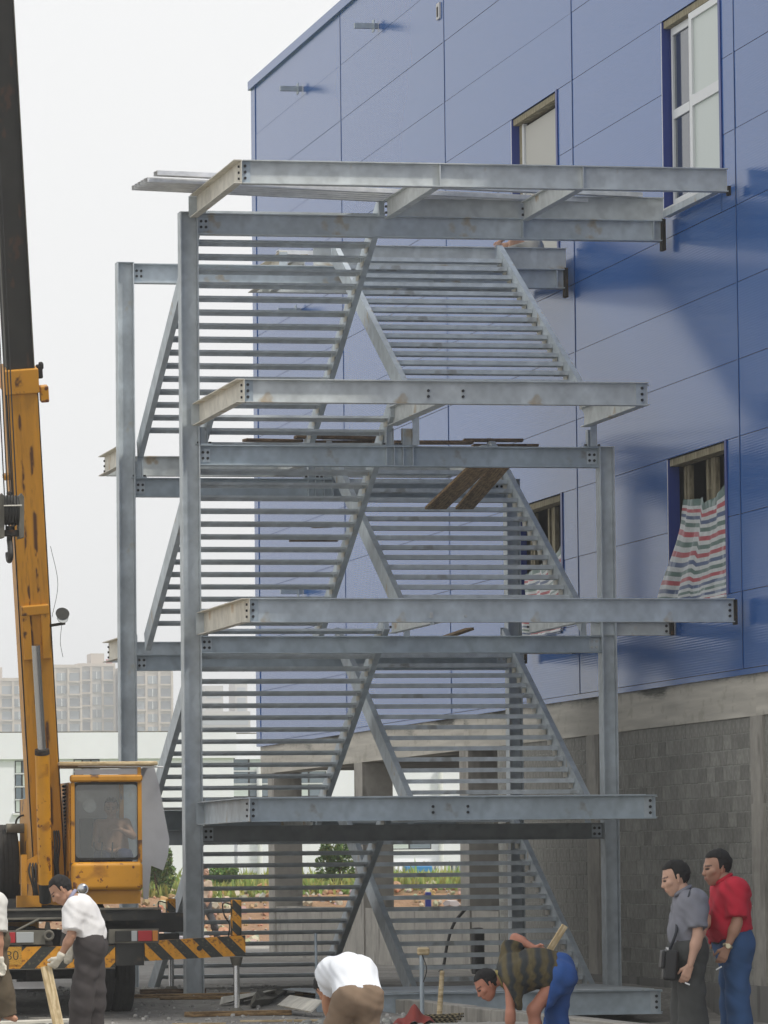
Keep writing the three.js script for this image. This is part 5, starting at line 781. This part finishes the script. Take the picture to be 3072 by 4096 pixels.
function surfaceNets(f, lo, hi, cell) { // smooth mesh of f = 0
  const n = [0, 1, 2].map((i) => Math.ceil((hi[i] - lo[i]) / cell) + 1), [nx, ny, nz] = n, F = new Float32Array(nx * ny * nz).fill(1), id = (i, j, k) => i + nx * (j + ny * k), BS = 6;
  for (let bk = 0; bk < nz; bk += BS) for (let bj = 0; bj < ny; bj += BS) for (let bi = 0; bi < nx; bi += BS) {
    const c = f(lo[0] + (bi + BS / 2) * cell, lo[1] + (bj + BS / 2) * cell, lo[2] + (bk + BS / 2) * cell), far = Math.abs(c) > cell * BS * 1.15 + 0.02;
    for (let k = bk; k < Math.min(nz, bk + BS); k++) for (let j = bj; j < Math.min(ny, bj + BS); j++) for (let i = bi; i < Math.min(nx, bi + BS); i++) F[id(i, j, k)] = far ? c : f(lo[0] + i * cell, lo[1] + j * cell, lo[2] + k * cell);
  }
  const vid = new Int32Array(nx * ny * nz).fill(-1), P = [], I = [];
  for (let k = 0; k < nz - 1; k++) for (let j = 0; j < ny - 1; j++) for (let i = 0; i < nx - 1; i++) {
    let cnt = 0, sx = 0, sy = 0, sz = 0; const c = []; let neg = 0;
    for (let q = 0; q < 8; q++) { c[q] = F[id(i + (q & 1), j + ((q >> 1) & 1), k + (q >> 2))]; if (c[q] < 0) neg++; }
    if (neg === 0 || neg === 8) continue;
    for (let a = 0; a < 8; a++) for (const bit of [1, 2, 4]) { const b = a | bit; if (b === a) continue; if ((c[a] < 0) !== (c[b] < 0)) { const t = c[a] / (c[a] - c[b]); cnt++; sx += (a & 1) + (bit === 1 ? t : 0); sy += ((a >> 1) & 1) + (bit === 2 ? t : 0); sz += (a >> 2) + (bit === 4 ? t : 0); } }
    vid[id(i, j, k)] = P.length / 3; P.push(lo[0] + (i + sx / cnt) * cell, lo[1] + (j + sy / cnt) * cell, lo[2] + (k + sz / cnt) * cell);
  }
  const quad = (a, b, c, d, flip) => { if (a < 0 || b < 0 || c < 0 || d < 0) return; if (flip) I.push(a, c, b, a, d, c); else I.push(a, b, c, a, c, d); };
  for (let k = 1; k < nz - 1; k++) for (let j = 1; j < ny - 1; j++) for (let i = 1; i < nx - 1; i++) {
    const s = F[id(i, j, k)] < 0;
    if (s !== F[id(i + 1, j, k)] < 0) quad(vid[id(i, j - 1, k - 1)], vid[id(i, j, k - 1)], vid[id(i, j, k)], vid[id(i, j - 1, k)], !s);
    if (s !== F[id(i, j + 1, k)] < 0) quad(vid[id(i - 1, j, k - 1)], vid[id(i - 1, j, k)], vid[id(i, j, k)], vid[id(i, j, k - 1)], !s);
    if (s !== F[id(i, j, k + 1)] < 0) quad(vid[id(i - 1, j - 1, k)], vid[id(i, j - 1, k)], vid[id(i, j, k)], vid[id(i - 1, j, k)], !s);
  }
  const g = new THREE.BufferGeometry(); g.setAttribute('position', new THREE.Float32BufferAttribute(P, 3)); g.setIndex(I); g.computeVertexNormals(); return g;
}
const v3 = (a, b, t) => [a[0] + (b[0] - a[0]) * t, a[1] + (b[1] - a[1]) * t, a[2] + (b[2] - a[2]) * t];
const dirOf = (a, b) => V(b).sub(V(a)).normalize();
function boundsOf(pts, pad) { const lo = [1e9, 1e9, 1e9], hi = [-1e9, -1e9, -1e9]; for (const p of pts) for (let i = 0; i < 3; i++) { lo[i] = Math.min(lo[i], p[i] - pad); hi[i] = Math.max(hi[i], p[i] + pad); } return [lo, hi]; }
function colour(g, fn) { const p = g.attributes.position, c = new Float32Array(p.count * 3); for (let i = 0; i < p.count; i++) c.set(fn(p.getX(i), p.getY(i), p.getZ(i)), i * 3); g.setAttribute('color', new THREE.BufferAttribute(c, 3)); return g; }
const SKIN = phy({ vertexColors: true, roughness: 0.55, sheen: 0.15 }), CLOTH = std({ vertexColors: true, roughness: 0.92, bumpMap: tex(64, 0.02, (u, v) => grey(128 + 60 * Math.sin(u * 25) * Math.sin(v * 25)), false), bumpScale: 0.0006 });
// a hand: palm, four jointed fingers and a thumb leaving the side of the palm
function handPrims(w, dir, side, curl, grow = 0) { // w wrist, dir fingers' direction, side = towards the thumb
  const d = dir.clone().normalize(), s = side.clone().addScaledVector(d, -side.dot(d)).normalize(), n = new THREE.Vector3().crossVectors(d, s), at = (f, sd, nn = 0) => V(w).addScaledVector(d, f).addScaledVector(s, sd).addScaledVector(n, nn).toArray(), L = [], G2 = grow;
  for (let k = 0; k < 4; k++) { const o = 0.026 - k * 0.0175; L.push(capsule(at(0.005, o * 0.55), at(0.082, o), 0.017 + G2, 0.0135 + G2)); }
  const len = [0.066, 0.074, 0.068, 0.052];
  for (let k = 0; k < 4; k++) { const o = 0.026 - k * 0.0185, l = len[k], c = curl * (0.8 + 0.12 * k), p0 = at(0.085, o), p1 = at(0.085 + l * 0.42 * Math.cos(c * 0.5), o, l * 0.42 * Math.sin(c * 0.5)), p2 = at(0.085 + l * 0.42 * Math.cos(c * 0.5) + l * 0.34 * Math.cos(c * 1.3), o * 0.95, l * 0.42 * Math.sin(c * 0.5) + l * 0.34 * Math.sin(c * 1.3)), p3 = at(0.085 + l * 0.42 * Math.cos(c * 0.5) + l * 0.34 * Math.cos(c * 1.3) + l * 0.26 * Math.cos(c * 1.9), o * 0.9, l * 0.42 * Math.sin(c * 0.5) + l * 0.34 * Math.sin(c * 1.3) + l * 0.26 * Math.sin(c * 1.9)); L.push(capsule(p0, p1, 0.0098 + G2, 0.009 + G2), capsule(p1, p2, 0.009 + G2, 0.0083 + G2), capsule(p2, p3, 0.0083 + G2, 0.0074 + G2)); }
  L.push(capsule(at(0.02, 0.02), at(0.052, 0.05, 0.012), 0.015 + G2, 0.0115 + G2), capsule(at(0.052, 0.05, 0.012), at(0.088, 0.056, 0.028), 0.0112 + G2, 0.0092 + G2));
  return L;
}
function makePerson(key, label, o) {
  const { base, j } = POSE[key]; const t = thing('person', label, 'person', base); t.rotation.y = -YAW; if (o.lift) t.position.y += o.lift;
  const put = (name, g, m) => { const q = new THREE.Mesh(g, m); q.name = name; q.castShadow = q.receiveShadow = true; t.add(q); return q; };
  const J = j, hs = o.head || 1, F = V(o.face).normalize(), U0 = V(o.up || [0, 1, 0]), R0 = new THREE.Vector3().crossVectors(U0, F).normalize(), UP = new THREE.Vector3().crossVectors(F, R0).normalize(), Bm = [R0, UP, F];
  const hp = (r, u, f) => V(J.head).addScaledVector(R0, r * hs).addScaledVector(UP, u * hs).addScaledVector(F, f * hs).toArray();
  const fat = o.fat || 0, mid = v3(J.chest, J.pelvis, 0.5);
  const sp = V(J.shL).sub(V(J.shR)), spn = sp.clone().normalize(), in1 = (s, k) => v3(J.chest, s, k);
  const torso = (e) => [capsule(in1(J.shL, 0.8), in1(J.shR, 0.8), 0.075 + e, 0.075 + e), ...[1, -1].map((q) => capsule(V(J.chest).addScaledVector(spn, q * 0.075).toArray(), V(J.belly).addScaledVector(spn, q * 0.06).toArray(), 0.112 + e, 0.1 + e + fat)), ...[1, -1].map((q) => capsule(V(J.belly).addScaledVector(spn, q * 0.06).toArray(), V(J.pelvis).addScaledVector(spn, q * 0.07).toArray(), 0.1 + e + fat, 0.108 + e + fat * 0.4))];
  const arm = (s, e2, w, e) => [capsule(s, e2, 0.05 + e, 0.038 + e), capsule(e2, v3(e2, w, 0.3), 0.038 + e, 0.04 + e), capsule(v3(e2, w, 0.3), w, 0.04 + e, 0.026 + e)];
  const leg = (h, k, a, e, flare = 0) => [capsule(h, k, 0.092 + e, 0.06 + e + flare * 0.5), capsule(k, v3(k, a, 0.35), 0.06 + e + flare * 0.5, 0.058 + e + flare), capsule(v3(k, a, 0.35), a, 0.058 + e + flare, 0.042 + e + flare)];
  const all = Object.values(J);
  // body, one continuous skin surface
  const body = [capsule(J.neck, v3(J.neck, J.head, 0.85), 0.056 * hs, 0.052 * hs), ...torso(-0.004), ...arm(J.shL, J.elL, J.wrL, 0), ...arm(J.shR, J.elR, J.wrR, 0), ...leg(J.hipL, J.knL, J.anL, -0.004), ...leg(J.hipR, J.knR, J.anR, -0.004), capsule(J.anL, J.toL, 0.045, 0.035), capsule(J.anR, J.toR, 0.045, 0.035)];
  const [lo, hi] = boundsOf(all, 0.2), parts = [surfaceNets(blend(body, 0.035), lo, hi, o.cell || 0.014)];
  const headP = [ellip(hp(0, 0.025, -0.008), [0.079 * hs, 0.104 * hs, 0.097 * hs], Bm), ellip(hp(0, -0.045, 0.03), [0.06 * hs, 0.075 * hs, 0.066 * hs], Bm), capsule(hp(0, -0.098, 0.058), hp(0, -0.09, 0.05), 0.027 * hs, 0.03 * hs), capsule(hp(0, 0.008, 0.09), hp(0, -0.03, 0.108), 0.009 * hs, 0.0145 * hs), capsule(hp(-0.03, 0.02, 0.079), hp(0.03, 0.02, 0.079), 0.014 * hs, 0.014 * hs), capsule(hp(-0.016, -0.068, 0.089), hp(0.016, -0.068, 0.089), 0.011 * hs, 0.011 * hs), capsule(hp(-0.052, -0.018, 0.062), hp(-0.03, -0.03, 0.075), 0.02 * hs, 0.018 * hs), capsule(hp(0.052, -0.018, 0.062), hp(0.03, -0.03, 0.075), 0.02 * hs, 0.018 * hs)];
  const ears = [-1, 1].map((q) => capsule(hp(q * 0.08, 0.018, -0.012), hp(q * 0.077, -0.03, -0.004), 0.0135 * hs, 0.009 * hs));
  const headF = blend(headP, 0.022 * hs), hf = (x, y, z) => { let d = headF(x, y, z); for (const e of ears) d = smin(d, e(x, y, z), 0.008); return d; };
  const [hlo, hhi] = boundsOf([J.head], 0.17 * hs); parts.push(surfaceNets(hf, hlo, hhi, o.hcell || 0.0055));
  const hands = { L: [J.wrL, dirOf(J.wrL, J.haL), V(o.thumbL || [-1, 0, 0])], R: [J.wrR, dirOf(J.wrR, J.haR), V(o.thumbR || [-1, 0, 0])] }, gloves = o.gloves || '';
  for (const s of ['L', 'R']) { const [w, d, th] = hands[s]; const g = gloves.includes(s), P = handPrims(w, d, th, o['curl' + s] ?? 0.5, g ? 0.004 : 0), f = blend(P, 0.007), [a, b] = boundsOf([w, V(w).addScaledVector(d, 0.16).toArray()], 0.09); const hg = surfaceNets(f, a, b, 0.0055); if (g) { const cuff = blend([capsule(v3(w, J['el' + s], 0.12), w, 0.04, 0.036)], 0.01), [c0, c1] = boundsOf([w, v3(w, J['el' + s], 0.12)], 0.07); put('glove', colour(mergeGeometries([hg, surfaceNets(cuff, c0, c1, 0.008)]), (x, y, z) => { const n = 0.9 + 0.2 * vn(x * 90 + 50, y * 90 + z * 60 + 50, 64); return [0.66 * n, 0.62 * n, 0.52 * n]; }), CLOTH); } else parts.push(hg); }
  const sk = o.skin || [0.36, 0.2, 0.135], bodyG = mergeGeometries(parts);
  colour(bodyG, (x, y, z) => {
    const q = V([x, y, z]).sub(V(J.head)), r = q.dot(R0) / hs, u = q.dot(UP) / hs, f = q.dot(F) / hs; const n = 0.94 + 0.12 * vn(x * 30 + 40, y * 30 + z * 20 + 40, 64); let c = sk.map((k) => k * n);
    if (f > 0.05 && Math.abs(u) < 0.13 && Math.abs(r) < 0.09) { const ey = Math.min(Math.hypot((r - 0.032) / 0.017, (u - 0.004) / 0.008), Math.hypot((r + 0.032) / 0.017, (u - 0.004) / 0.008)); if (ey < 1) c = [0.03, 0.022, 0.02]; else if (Math.abs(Math.abs(r) - 0.034) < 0.023 && Math.abs(u - 0.027) < 0.006) c = [sk[0] * 0.3, sk[1] * 0.28, sk[2] * 0.3]; else if (Math.abs(r) < 0.024 && Math.abs(u + 0.068) < 0.008) c = [sk[0] * 0.85, sk[1] * 0.6, sk[2] * 0.62]; }
    return c;
  });
  put('body', bodyG, SKIN);
  // hair: a cap over the skull, cut back from the face and the neck
  const cap = ellip(hp(0, 0.034, -0.016), [0.09 * hs, 0.105 * hs, 0.107 * hs], Bm), hairF = (x, y, z) => { const q = V([x, y, z]).sub(V(J.head)), u = q.dot(UP) / hs, f = q.dot(F) / hs, r = Math.abs(q.dot(R0)) / hs; const n = 0.005 * (vn(x * 55 + 30, y * 55 + z * 40 + 30, 64) - 0.5); const line = 0.062 - 0.05 * sst(0.03, 0.075, r); return Math.max(cap(x, y, z) - n * 2, Math.max((f - line) * 0.8 - (u > 0.085 ? 0.03 : 0), (f > -0.035 ? -(u - 0.015 + (r > 0.06 ? 0.02 : 0)) : -(u + 0.068)) * 0.8)); };
  put('hair', colour(surfaceNets(hairF, hlo, hhi, o.hcell || 0.0055), () => [0.012, 0.011, 0.011]), CLOTH);
  const fold = (x, y, z, a) => a * (Math.sin(x * 23 + y * 31 + z * 17 + 2 * Math.sin(y * 14 + x * 6)) * 0.5 + (vn(x * 14 + 30, y * 14 + z * 9 + 30, 64) - 0.5));
  // shirt
  if (o.shirt) {
    const S = o.shirt, e = 0.014 + (S.loose || 0), sl = S.sleeve ?? 0.75, A = dirOf(J.neck, J.head), sB = dirOf(J.pelvis, J.belly), hem = S.hem ?? 0;
    const f0 = blend(torso(e), 0.05), Ne = V(J.neck), Pe = V(J.pelvis);
    const sleeve = (s, el) => { const d = dirOf(s, el), E = V(v3(s, el, sl)), c = capsule(s, v3(s, el, sl + 0.15), 0.066 + e, 0.056 + e * 1.1); return (x, y, z) => Math.max(c(x, y, z), (x - E.x) * d.x + (y - E.y) * d.y + (z - E.z) * d.z); };
    const sL = sleeve(J.shL, J.elL), sR = sleeve(J.shR, J.elR);
    const cut = (x, y, z) => { const t0 = Math.max(f0(x, y, z), -((x - Pe.x) * sB.x + (y - Pe.y) * sB.y + (z - Pe.z) * sB.z - hem)); const d = smin(smin(t0, sL(x, y, z), 0.028), sR(x, y, z), 0.028) + fold(x, y, z, 0.008) + fold(x * 1.9 + 3, y * 1.6, z * 1.8, 0.006); return Math.max(d, (x - Ne.x) * A.x + (y - Ne.y) * A.y + (z - Ne.z) * A.z - 0.02); };
    put('shirt', colour(surfaceNets(cut, lo, hi, o.cell || 0.013), S.col), CLOTH);
    if (S.collar) { const cn = V(J.neck).addScaledVector(A, 0.012).toArray(); const g = new THREE.TorusGeometry(0.066, 0.017, 8, 22); g.applyQuaternion(new THREE.Quaternion().setFromUnitVectors(new THREE.Vector3(0, 0, 1), A)).translate(...cn); put('collar', colour(g, S.collar === true ? S.col : () => S.collar), CLOTH); }
  }
  // trousers
  if (o.legs) {
    const T = o.legs, e = 0.012 + (T.loose || 0), P = [...leg(J.hipL, J.knL, v3(J.knL, J.anL, T.len ?? 1), e, T.flare || 0.012), ...leg(J.hipR, J.knR, v3(J.knR, J.anR, T.len ?? 1), e, T.flare || 0.012), ...[1, -1].map((q) => capsule(V(J.belly).addScaledVector(spn, q * 0.055).toArray(), V(J.pelvis).addScaledVector(spn, q * 0.08).toArray(), 0.098 + e + fat * 0.8, 0.116 + e)), capsule(v3(J.hipL, J.hipR, 0.1), v3(J.hipL, J.hipR, 0.9), 0.105 + e, 0.105 + e)];
    const f0 = blend(P, 0.04), sB = dirOf(J.pelvis, J.belly), w = T.waist ?? 0.09, dL = dirOf(J.knL, J.anL), dR = dirOf(J.knR, J.anR);
    const cut = (x, y, z) => { const p = V([x, y, z]); let d = f0(x, y, z) + (fold(x * 0.8, y * 0.7, z, 0.011) + fold(x * 1.7 + y * 0.6, y * 1.3, z * 1.6, 0.004)); d = Math.max(d, p.clone().sub(V(J.pelvis)).dot(sB) - w); if (T.len === undefined) { if (p.distanceTo(V(J.anL)) < 0.15) d = Math.max(d, p.clone().sub(V(J.anL)).dot(dL) - 0.02); if (p.distanceTo(V(J.anR)) < 0.15) d = Math.max(d, p.clone().sub(V(J.anR)).dot(dR) - 0.02); } return d; };
    put('trousers', colour(surfaceNets(cut, lo, hi, o.cell || 0.013), T.col), CLOTH);
    if (T.belt) { const g = new THREE.TorusGeometry(0.148 + fat * 0.9, 0.014, 6, 30).scale(1, 1, 1.6); const c = V(J.pelvis).addScaledVector(sB, w - 0.01).toArray(); const q = new THREE.Quaternion().setFromRotationMatrix(new THREE.Matrix4().makeBasis(spn, new THREE.Vector3().crossVectors(sB, spn).normalize(), sB.clone().addScaledVector(spn, -sB.dot(spn)).normalize())); g.scale(1.16, 0.8, 1).applyQuaternion(q).translate(...c); put('belt', colour(g, () => [0.03, 0.024, 0.02]), CLOTH); }
  }
  // shoes
  if (o.shoes) for (const s of ['L', 'R']) { const a = J['an' + s], b = J['to' + s], f = blend([capsule([a[0], a[1] - 0.02, a[2]], v3(a, b, 0.5), 0.05, 0.046), capsule(v3(a, b, 0.5), b, 0.046, 0.04)], 0.03), [l0, h0] = boundsOf([a, b], 0.1), fl = Math.min(a[1], b[1]) - 0.05; put('shoe', colour(surfaceNets((x, y, z) => Math.max(f(x, y, z), fl - y), l0, h0, 0.012), () => o.shoes), CLOTH); }
  t.userData.pose = undefined; delete t.userData.pose;
  return { t, J, put, W: (p) => { const q = V(p).applyAxisAngle(new THREE.Vector3(0, 1, 0), -YAW).add(t.position); return q.toArray(); } };
}
const jitter = (c, a = 0.12) => (x, y, z) => { const n = 1 - a / 2 + a * vn(x * 22 + 40, y * 22 + z * 15 + 40, 64); return c.map((k) => k * n); };
const denim = (c) => (x, y, z) => { const n = 0.85 + 0.3 * vn(x * 16 + 40, y * 9 + z * 12 + 40, 64); return [c[0] * n * (0.9 + 0.4 * (n - 0.85)), c[1] * n, c[2] * n]; };

{ // the man in the red shirt
  const p = makePerson('red', 'stout man in a red polo shirt and blue jeans holding a cigarette', { face: [-0.86, -0.12, 0.3], up: [0.12, 1, 0], head: 1.06, fat: 0.035, skin: [0.390, 0.213, 0.143], thumbL: [-1, 0.2, 0.2], curlL: 0.75, curlR: 0.5, shirt: { col: jitter([0.47, 0.012, 0.035], 0.18), sleeve: 0.86, loose: 0.012, hem: 0.06, collar: true }, legs: { col: denim([0.035, 0.085, 0.2]), belt: true, waist: 0.08, loose: 0.012 }, shoes: [0.02, 0.018, 0.016] });
  const w = p.J.wrL, d = dirOf(p.J.elL, p.J.wrL), q = new THREE.Quaternion().setFromUnitVectors(new THREE.Vector3(0, 0, 1), d);
  const wt = p.put('watch', new THREE.TorusGeometry(0.033, 0.008, 6, 20).scale(1, 1, 1.8).applyQuaternion(q).translate(...v3(w, p.J.elL, 0.07)), std({ color: lin(0.7, 0.62, 0.4), roughness: 0.3, metalness: 0.8 })); const dial = new THREE.Mesh(new THREE.CylinderGeometry(0.019, 0.019, 0.008, 18).rotateX(Math.PI / 2).translate(...V(v3(w, p.J.elL, 0.07)).add(V([0, 0, 0.036])).toArray()), std({ color: lin(0.75, 0.68, 0.45), roughness: 0.3 })); dial.name = 'watch_dial'; wt.add(dial);
  p.put('chest_logo', new THREE.CylinderGeometry(0.012, 0.012, 0.004, 10).rotateX(1.2).translate(...V(p.J.chest).add(V([-0.1, -0.02, 0.125])).toArray()), M.whitePaint);
  const h = V(p.J.haL); single('cigarette', 'white cigarette in the fingers of the man in the red shirt', 'cigarette', rodAB(p.W(h.clone().add(V([-0.005, -0.06, 0.02])).toArray()), p.W(h.clone().add(V([-0.05, -0.085, 0.03])).toArray()), 0.006, 0.006, 8), M.whitePaint);
}
{ // the man in grey with the shoulder bag
  const p = makePerson('grey', 'slim man in a grey shirt and grey trousers with a shoulder bag', { face: [-0.93, -0.28, 0.1], up: [-0.1, 1, 0], head: 1.04, fat: -0.012, skin: [0.520, 0.312, 0.225], thumbL: [-1, 0.1, 0.2], curlL: 0.6, curlR: 0.4, shirt: { col: jitter([0.19, 0.195, 0.23], 0.2), sleeve: 0.82, loose: 0.012, hem: 0.05, collar: true }, legs: { col: jitter([0.055, 0.057, 0.056], 0.2), belt: true, waist: 0.07, loose: 0.016, flare: 0.03 }, shoes: [0.02, 0.018, 0.016] });
  p.put('belt_pouch', new THREE.BoxGeometry(0.06, 0.075, 0.03).translate(...V(p.J.pelvis).add(V([-0.06, 0.03, 0.135])).toArray()), std({ color: lin(0.05, 0.025, 0.015), roughness: 0.6 }));
  const h = V(p.J.haL); single('cigarette', 'white cigarette in the fingers of the man in grey', 'cigarette', rodAB(p.W(h.clone().add(V([-0.01, -0.055, 0.03])).toArray()), p.W(h.clone().add(V([0.025, -0.07, 0.04])).toArray()), 0.006, 0.006, 8), M.whitePaint);
  const bc = V(p.J.pelvis).add(V([-0.145, -0.12, 0.14])), bw = p.W(bc.toArray()), bag = thing('shoulder_bag', 'black shoulder bag hanging at the hip of the man in grey', 'bag', bw), leather = std({ color: lin(0.014, 0.014, 0.016), roughness: 0.45 });
  const put = (n, g, m) => { const q = new THREE.Mesh(g, m); q.name = n; q.castShadow = true; bag.add(q); return q; }; bag.rotation.y = -YAW;
  put('pouch', new RoundedBoxGeometry(0.11, 0.235, 0.26, 3, 0.025).rotateZ(-0.08), leather); put('flap', new RoundedBoxGeometry(0.03, 0.14, 0.27, 2, 0.012).rotateZ(-0.1).translate(-0.058, 0.045, 0), leather);
  for (const z of [0.1, -0.1]) put('buckle', new RoundedBoxGeometry(0.012, 0.024, 0.02, 1, 0.004).translate(-0.02, 0.125, z + 0.03), M.chrome);
  const sh = V(p.J.shL).sub(bc); const st = [[0, 0.12, 0.02], [0.05, 0.25, 0.05], V(p.J.chest).sub(bc).add(V([-0.1, -0.06, 0.11])).toArray(), sh.clone().add(V([-0.055, 0.02, 0.055])).toArray(), sh.clone().add(V([-0.02, 0.085, -0.01])).toArray(), sh.clone().add(V([0.05, 0.06, -0.08])).toArray(), V(p.J.chest).sub(bc).add(V([0.12, 0, -0.02])).toArray(), V(p.J.belly).sub(bc).add(V([0.1, -0.05, -0.06])).toArray(), [0.03, 0.13, -0.1]];
  put('strap', tubeP(st, 0.013, 6, 70), std({ color: lin(0.02, 0.024, 0.035), roughness: 0.7 }));
}
{ // the man in the white shirt with the plank
  const p = makePerson('white', 'man in a white polo shirt and dark trousers bending over a plank beside the crane', { face: [-0.72, -0.62, 0.1], up: [-0.55, 0.75, 0], head: 1.02, skin: [0.429, 0.234, 0.150], gloves: 'LR', thumbL: [-0.4, 0.8, 0.6], curlL: 1.0, curlR: 0.9, shirt: { col: jitter([0.74, 0.73, 0.73], 0.08), sleeve: 0.86, loose: 0.022, hem: 0.04, collar: [0.3, 0.3, 0.42] }, legs: { col: jitter([0.05, 0.043, 0.043], 0.25), waist: 0.09, loose: 0.02, flare: 0.02 }, shoes: [0.03, 0.028, 0.026] });
  const a = p.W(V(p.J.haL).add(V([-0.055, -0.05, 0.0])).toArray()), b = p.W(V(p.J.haL).add(V([0.075, -0.66, 0.05])).toArray()); b[1] = Math.max(b[1], groundY(b[0], b[2]) + 0.02);
  const A = V(a), B2 = V(b), d = B2.clone().sub(A), L = d.length(), g = rbox(L + 0.1, 0.1, 0.03, 0.004, 1).rotateZ(Math.PI / 2); g.applyQuaternion(new THREE.Quaternion().setFromUnitVectors(new THREE.Vector3(0, -1, 0), d.clone().normalize())); const c = A.add(B2).multiplyScalar(0.5); single('held_plank', 'pale narrow plank held upright by the gloved man in white', 'plank', g, M.woodPale, c.toArray());
}
makePerson('tan', 'man in a white shirt and tan trousers bent double with his back to the viewer', { face: [-0.2, -0.75, -0.6], up: [-0.5, -0.3, -0.8], skin: [0.416, 0.199, 0.112], curlL: 0.6, curlR: 0.6, fat: 0.0, gloves: 'R', shirt: { col: jitter([0.72, 0.75, 0.8], 0.08), sleeve: 0.8, loose: 0.012, hem: -0.02 }, legs: { col: jitter([0.2, 0.14, 0.095], 0.2), waist: 0.01, loose: 0.008, flare: 0.03 }, shoes: [0.03, 0.028, 0.026] });
{ // the man in the striped shirt
  const P = POSE.plaid.j, ax = dirOf(P.pelvis, P.chest);
  const stripes = (x, y, z) => { const s = V([x, y, z]).sub(V(P.pelvis)).dot(ax) + 0.012 * Math.sin(y * 60 + z * 40), k = ((s / 0.115) % 1 + 1) % 1, w = sst(0.3, 0.45, k) - sst(0.75, 0.92, k), n = 0.75 + 0.5 * vn(x * 60 + 30, y * 60 + z * 40 + 30, 64); return mix3([0.1 * n, 0.078 * n, 0.034 * n], [0.028 * n, 0.032 * n, 0.034 * n], w); };
  const p = makePerson('plaid', 'man in a brown and black striped shirt and jeans bending with one arm behind him', { face: [-0.78, -0.6, 0.2], up: [-0.62, 0.75, 0.1], skin: [0.468, 0.199, 0.128], thumbR: [0, 1, 0], curlL: 0.4, curlR: 1.2, head: 1.02, shirt: { col: stripes, sleeve: 0.86, loose: 0.026, hem: 0.03, collar: [0.34, 0.28, 0.1] }, legs: { col: denim([0.028, 0.09, 0.3]), waist: 0.06, loose: 0.014, belt: true }, shoes: [0.03, 0.028, 0.026] });
  const a = p.W(V(p.J.haR).add(V([0.02, -0.06, 0])).toArray()), b = p.W(V(p.J.haR).add(V([0.2, 0.22, -0.02])).toArray()); single('held_stick', 'pale wooden batten held behind the back of the man in the striped shirt', 'batten', (() => { const A = V(a), d = V(b).sub(A), L = d.length(); const g = rbox(L, 0.055, 0.035, 0.004, 1).rotateZ(Math.PI / 2); g.applyQuaternion(new THREE.Quaternion().setFromUnitVectors(new THREE.Vector3(0, 1, 0), d.normalize())); return g.translate(...A.add(V(b)).multiplyScalar(0.5).toArray()); })(), M.woodPale);
  const c = p.W(V(p.J.haL).add(V([-0.1, 0.12, 0.02])).toArray()), e = p.W(V(p.J.haL).add(V([-0.28, -0.14, 0.04])).toArray()); single('floor_batten', 'pale batten beside the reaching hand of the man in the striped shirt', 'batten', rodAB(e, c, 0.022, 0.02, 4), M.woodPale);
}
makePerson('edge', 'gloved man in olive trousers cut off by the left edge', { face: [0.6, -0.2, 0.7], skin: [0.468, 0.241, 0.150], gloves: 'L', thumbL: [1, 0, 0.4], curlL: 0.7, curlR: 0.5, shirt: { col: jitter([0.68, 0.67, 0.63], 0.1), sleeve: 0.9, loose: 0.02, hem: 0.02 }, legs: { col: jitter([0.1, 0.075, 0.045], 0.3), waist: 0.09, loose: 0.03, flare: 0.035 } });
makePerson('operator', 'shirtless crane operator seated behind the dusty cab window', { face: [0, -0.15, 1], skin: [0.390, 0.227, 0.150], thumbL: [1, 0, 0], thumbR: [-1, 0.3, 0], curlL: 0.9, curlR: 0.9, cell: 0.016, fat: 0.02, legs: { col: jitter([0.02, 0.03, 0.09]), waist: 0.05, loose: 0.01, len: 0.05 } });
makePerson('walker', 'worker walking far behind the front stair column', { face: [0.8, -0.1, 0.3], skin: [0.468, 0.284, 0.195], cell: 0.018, hcell: 0.009, shirt: { col: jitter([0.42, 0.33, 0.25]), sleeve: 0.6, hem: 0.0 }, legs: { col: jitter([0.05, 0.05, 0.055]), waist: 0.05 }, shoes: [0.03, 0.028, 0.026] });
makePerson('sitter', 'worker in pale trousers crouching on the rear top landing before the pale door', { face: [-1, -0.3, 0.2], skin: [0.494, 0.284, 0.195], cell: 0.016, hcell: 0.008, curlL: 0.6, shirt: { col: jitter([0.75, 0.73, 0.7]), sleeve: 0.5, hem: -0.05, loose: 0.02 }, legs: { col: jitter([0.5, 0.48, 0.42]), waist: 0.08, loose: 0.03 }, shoes: [0.03, 0.028, 0.026] });
console.log('people done');
renderer.render(scene, camera);
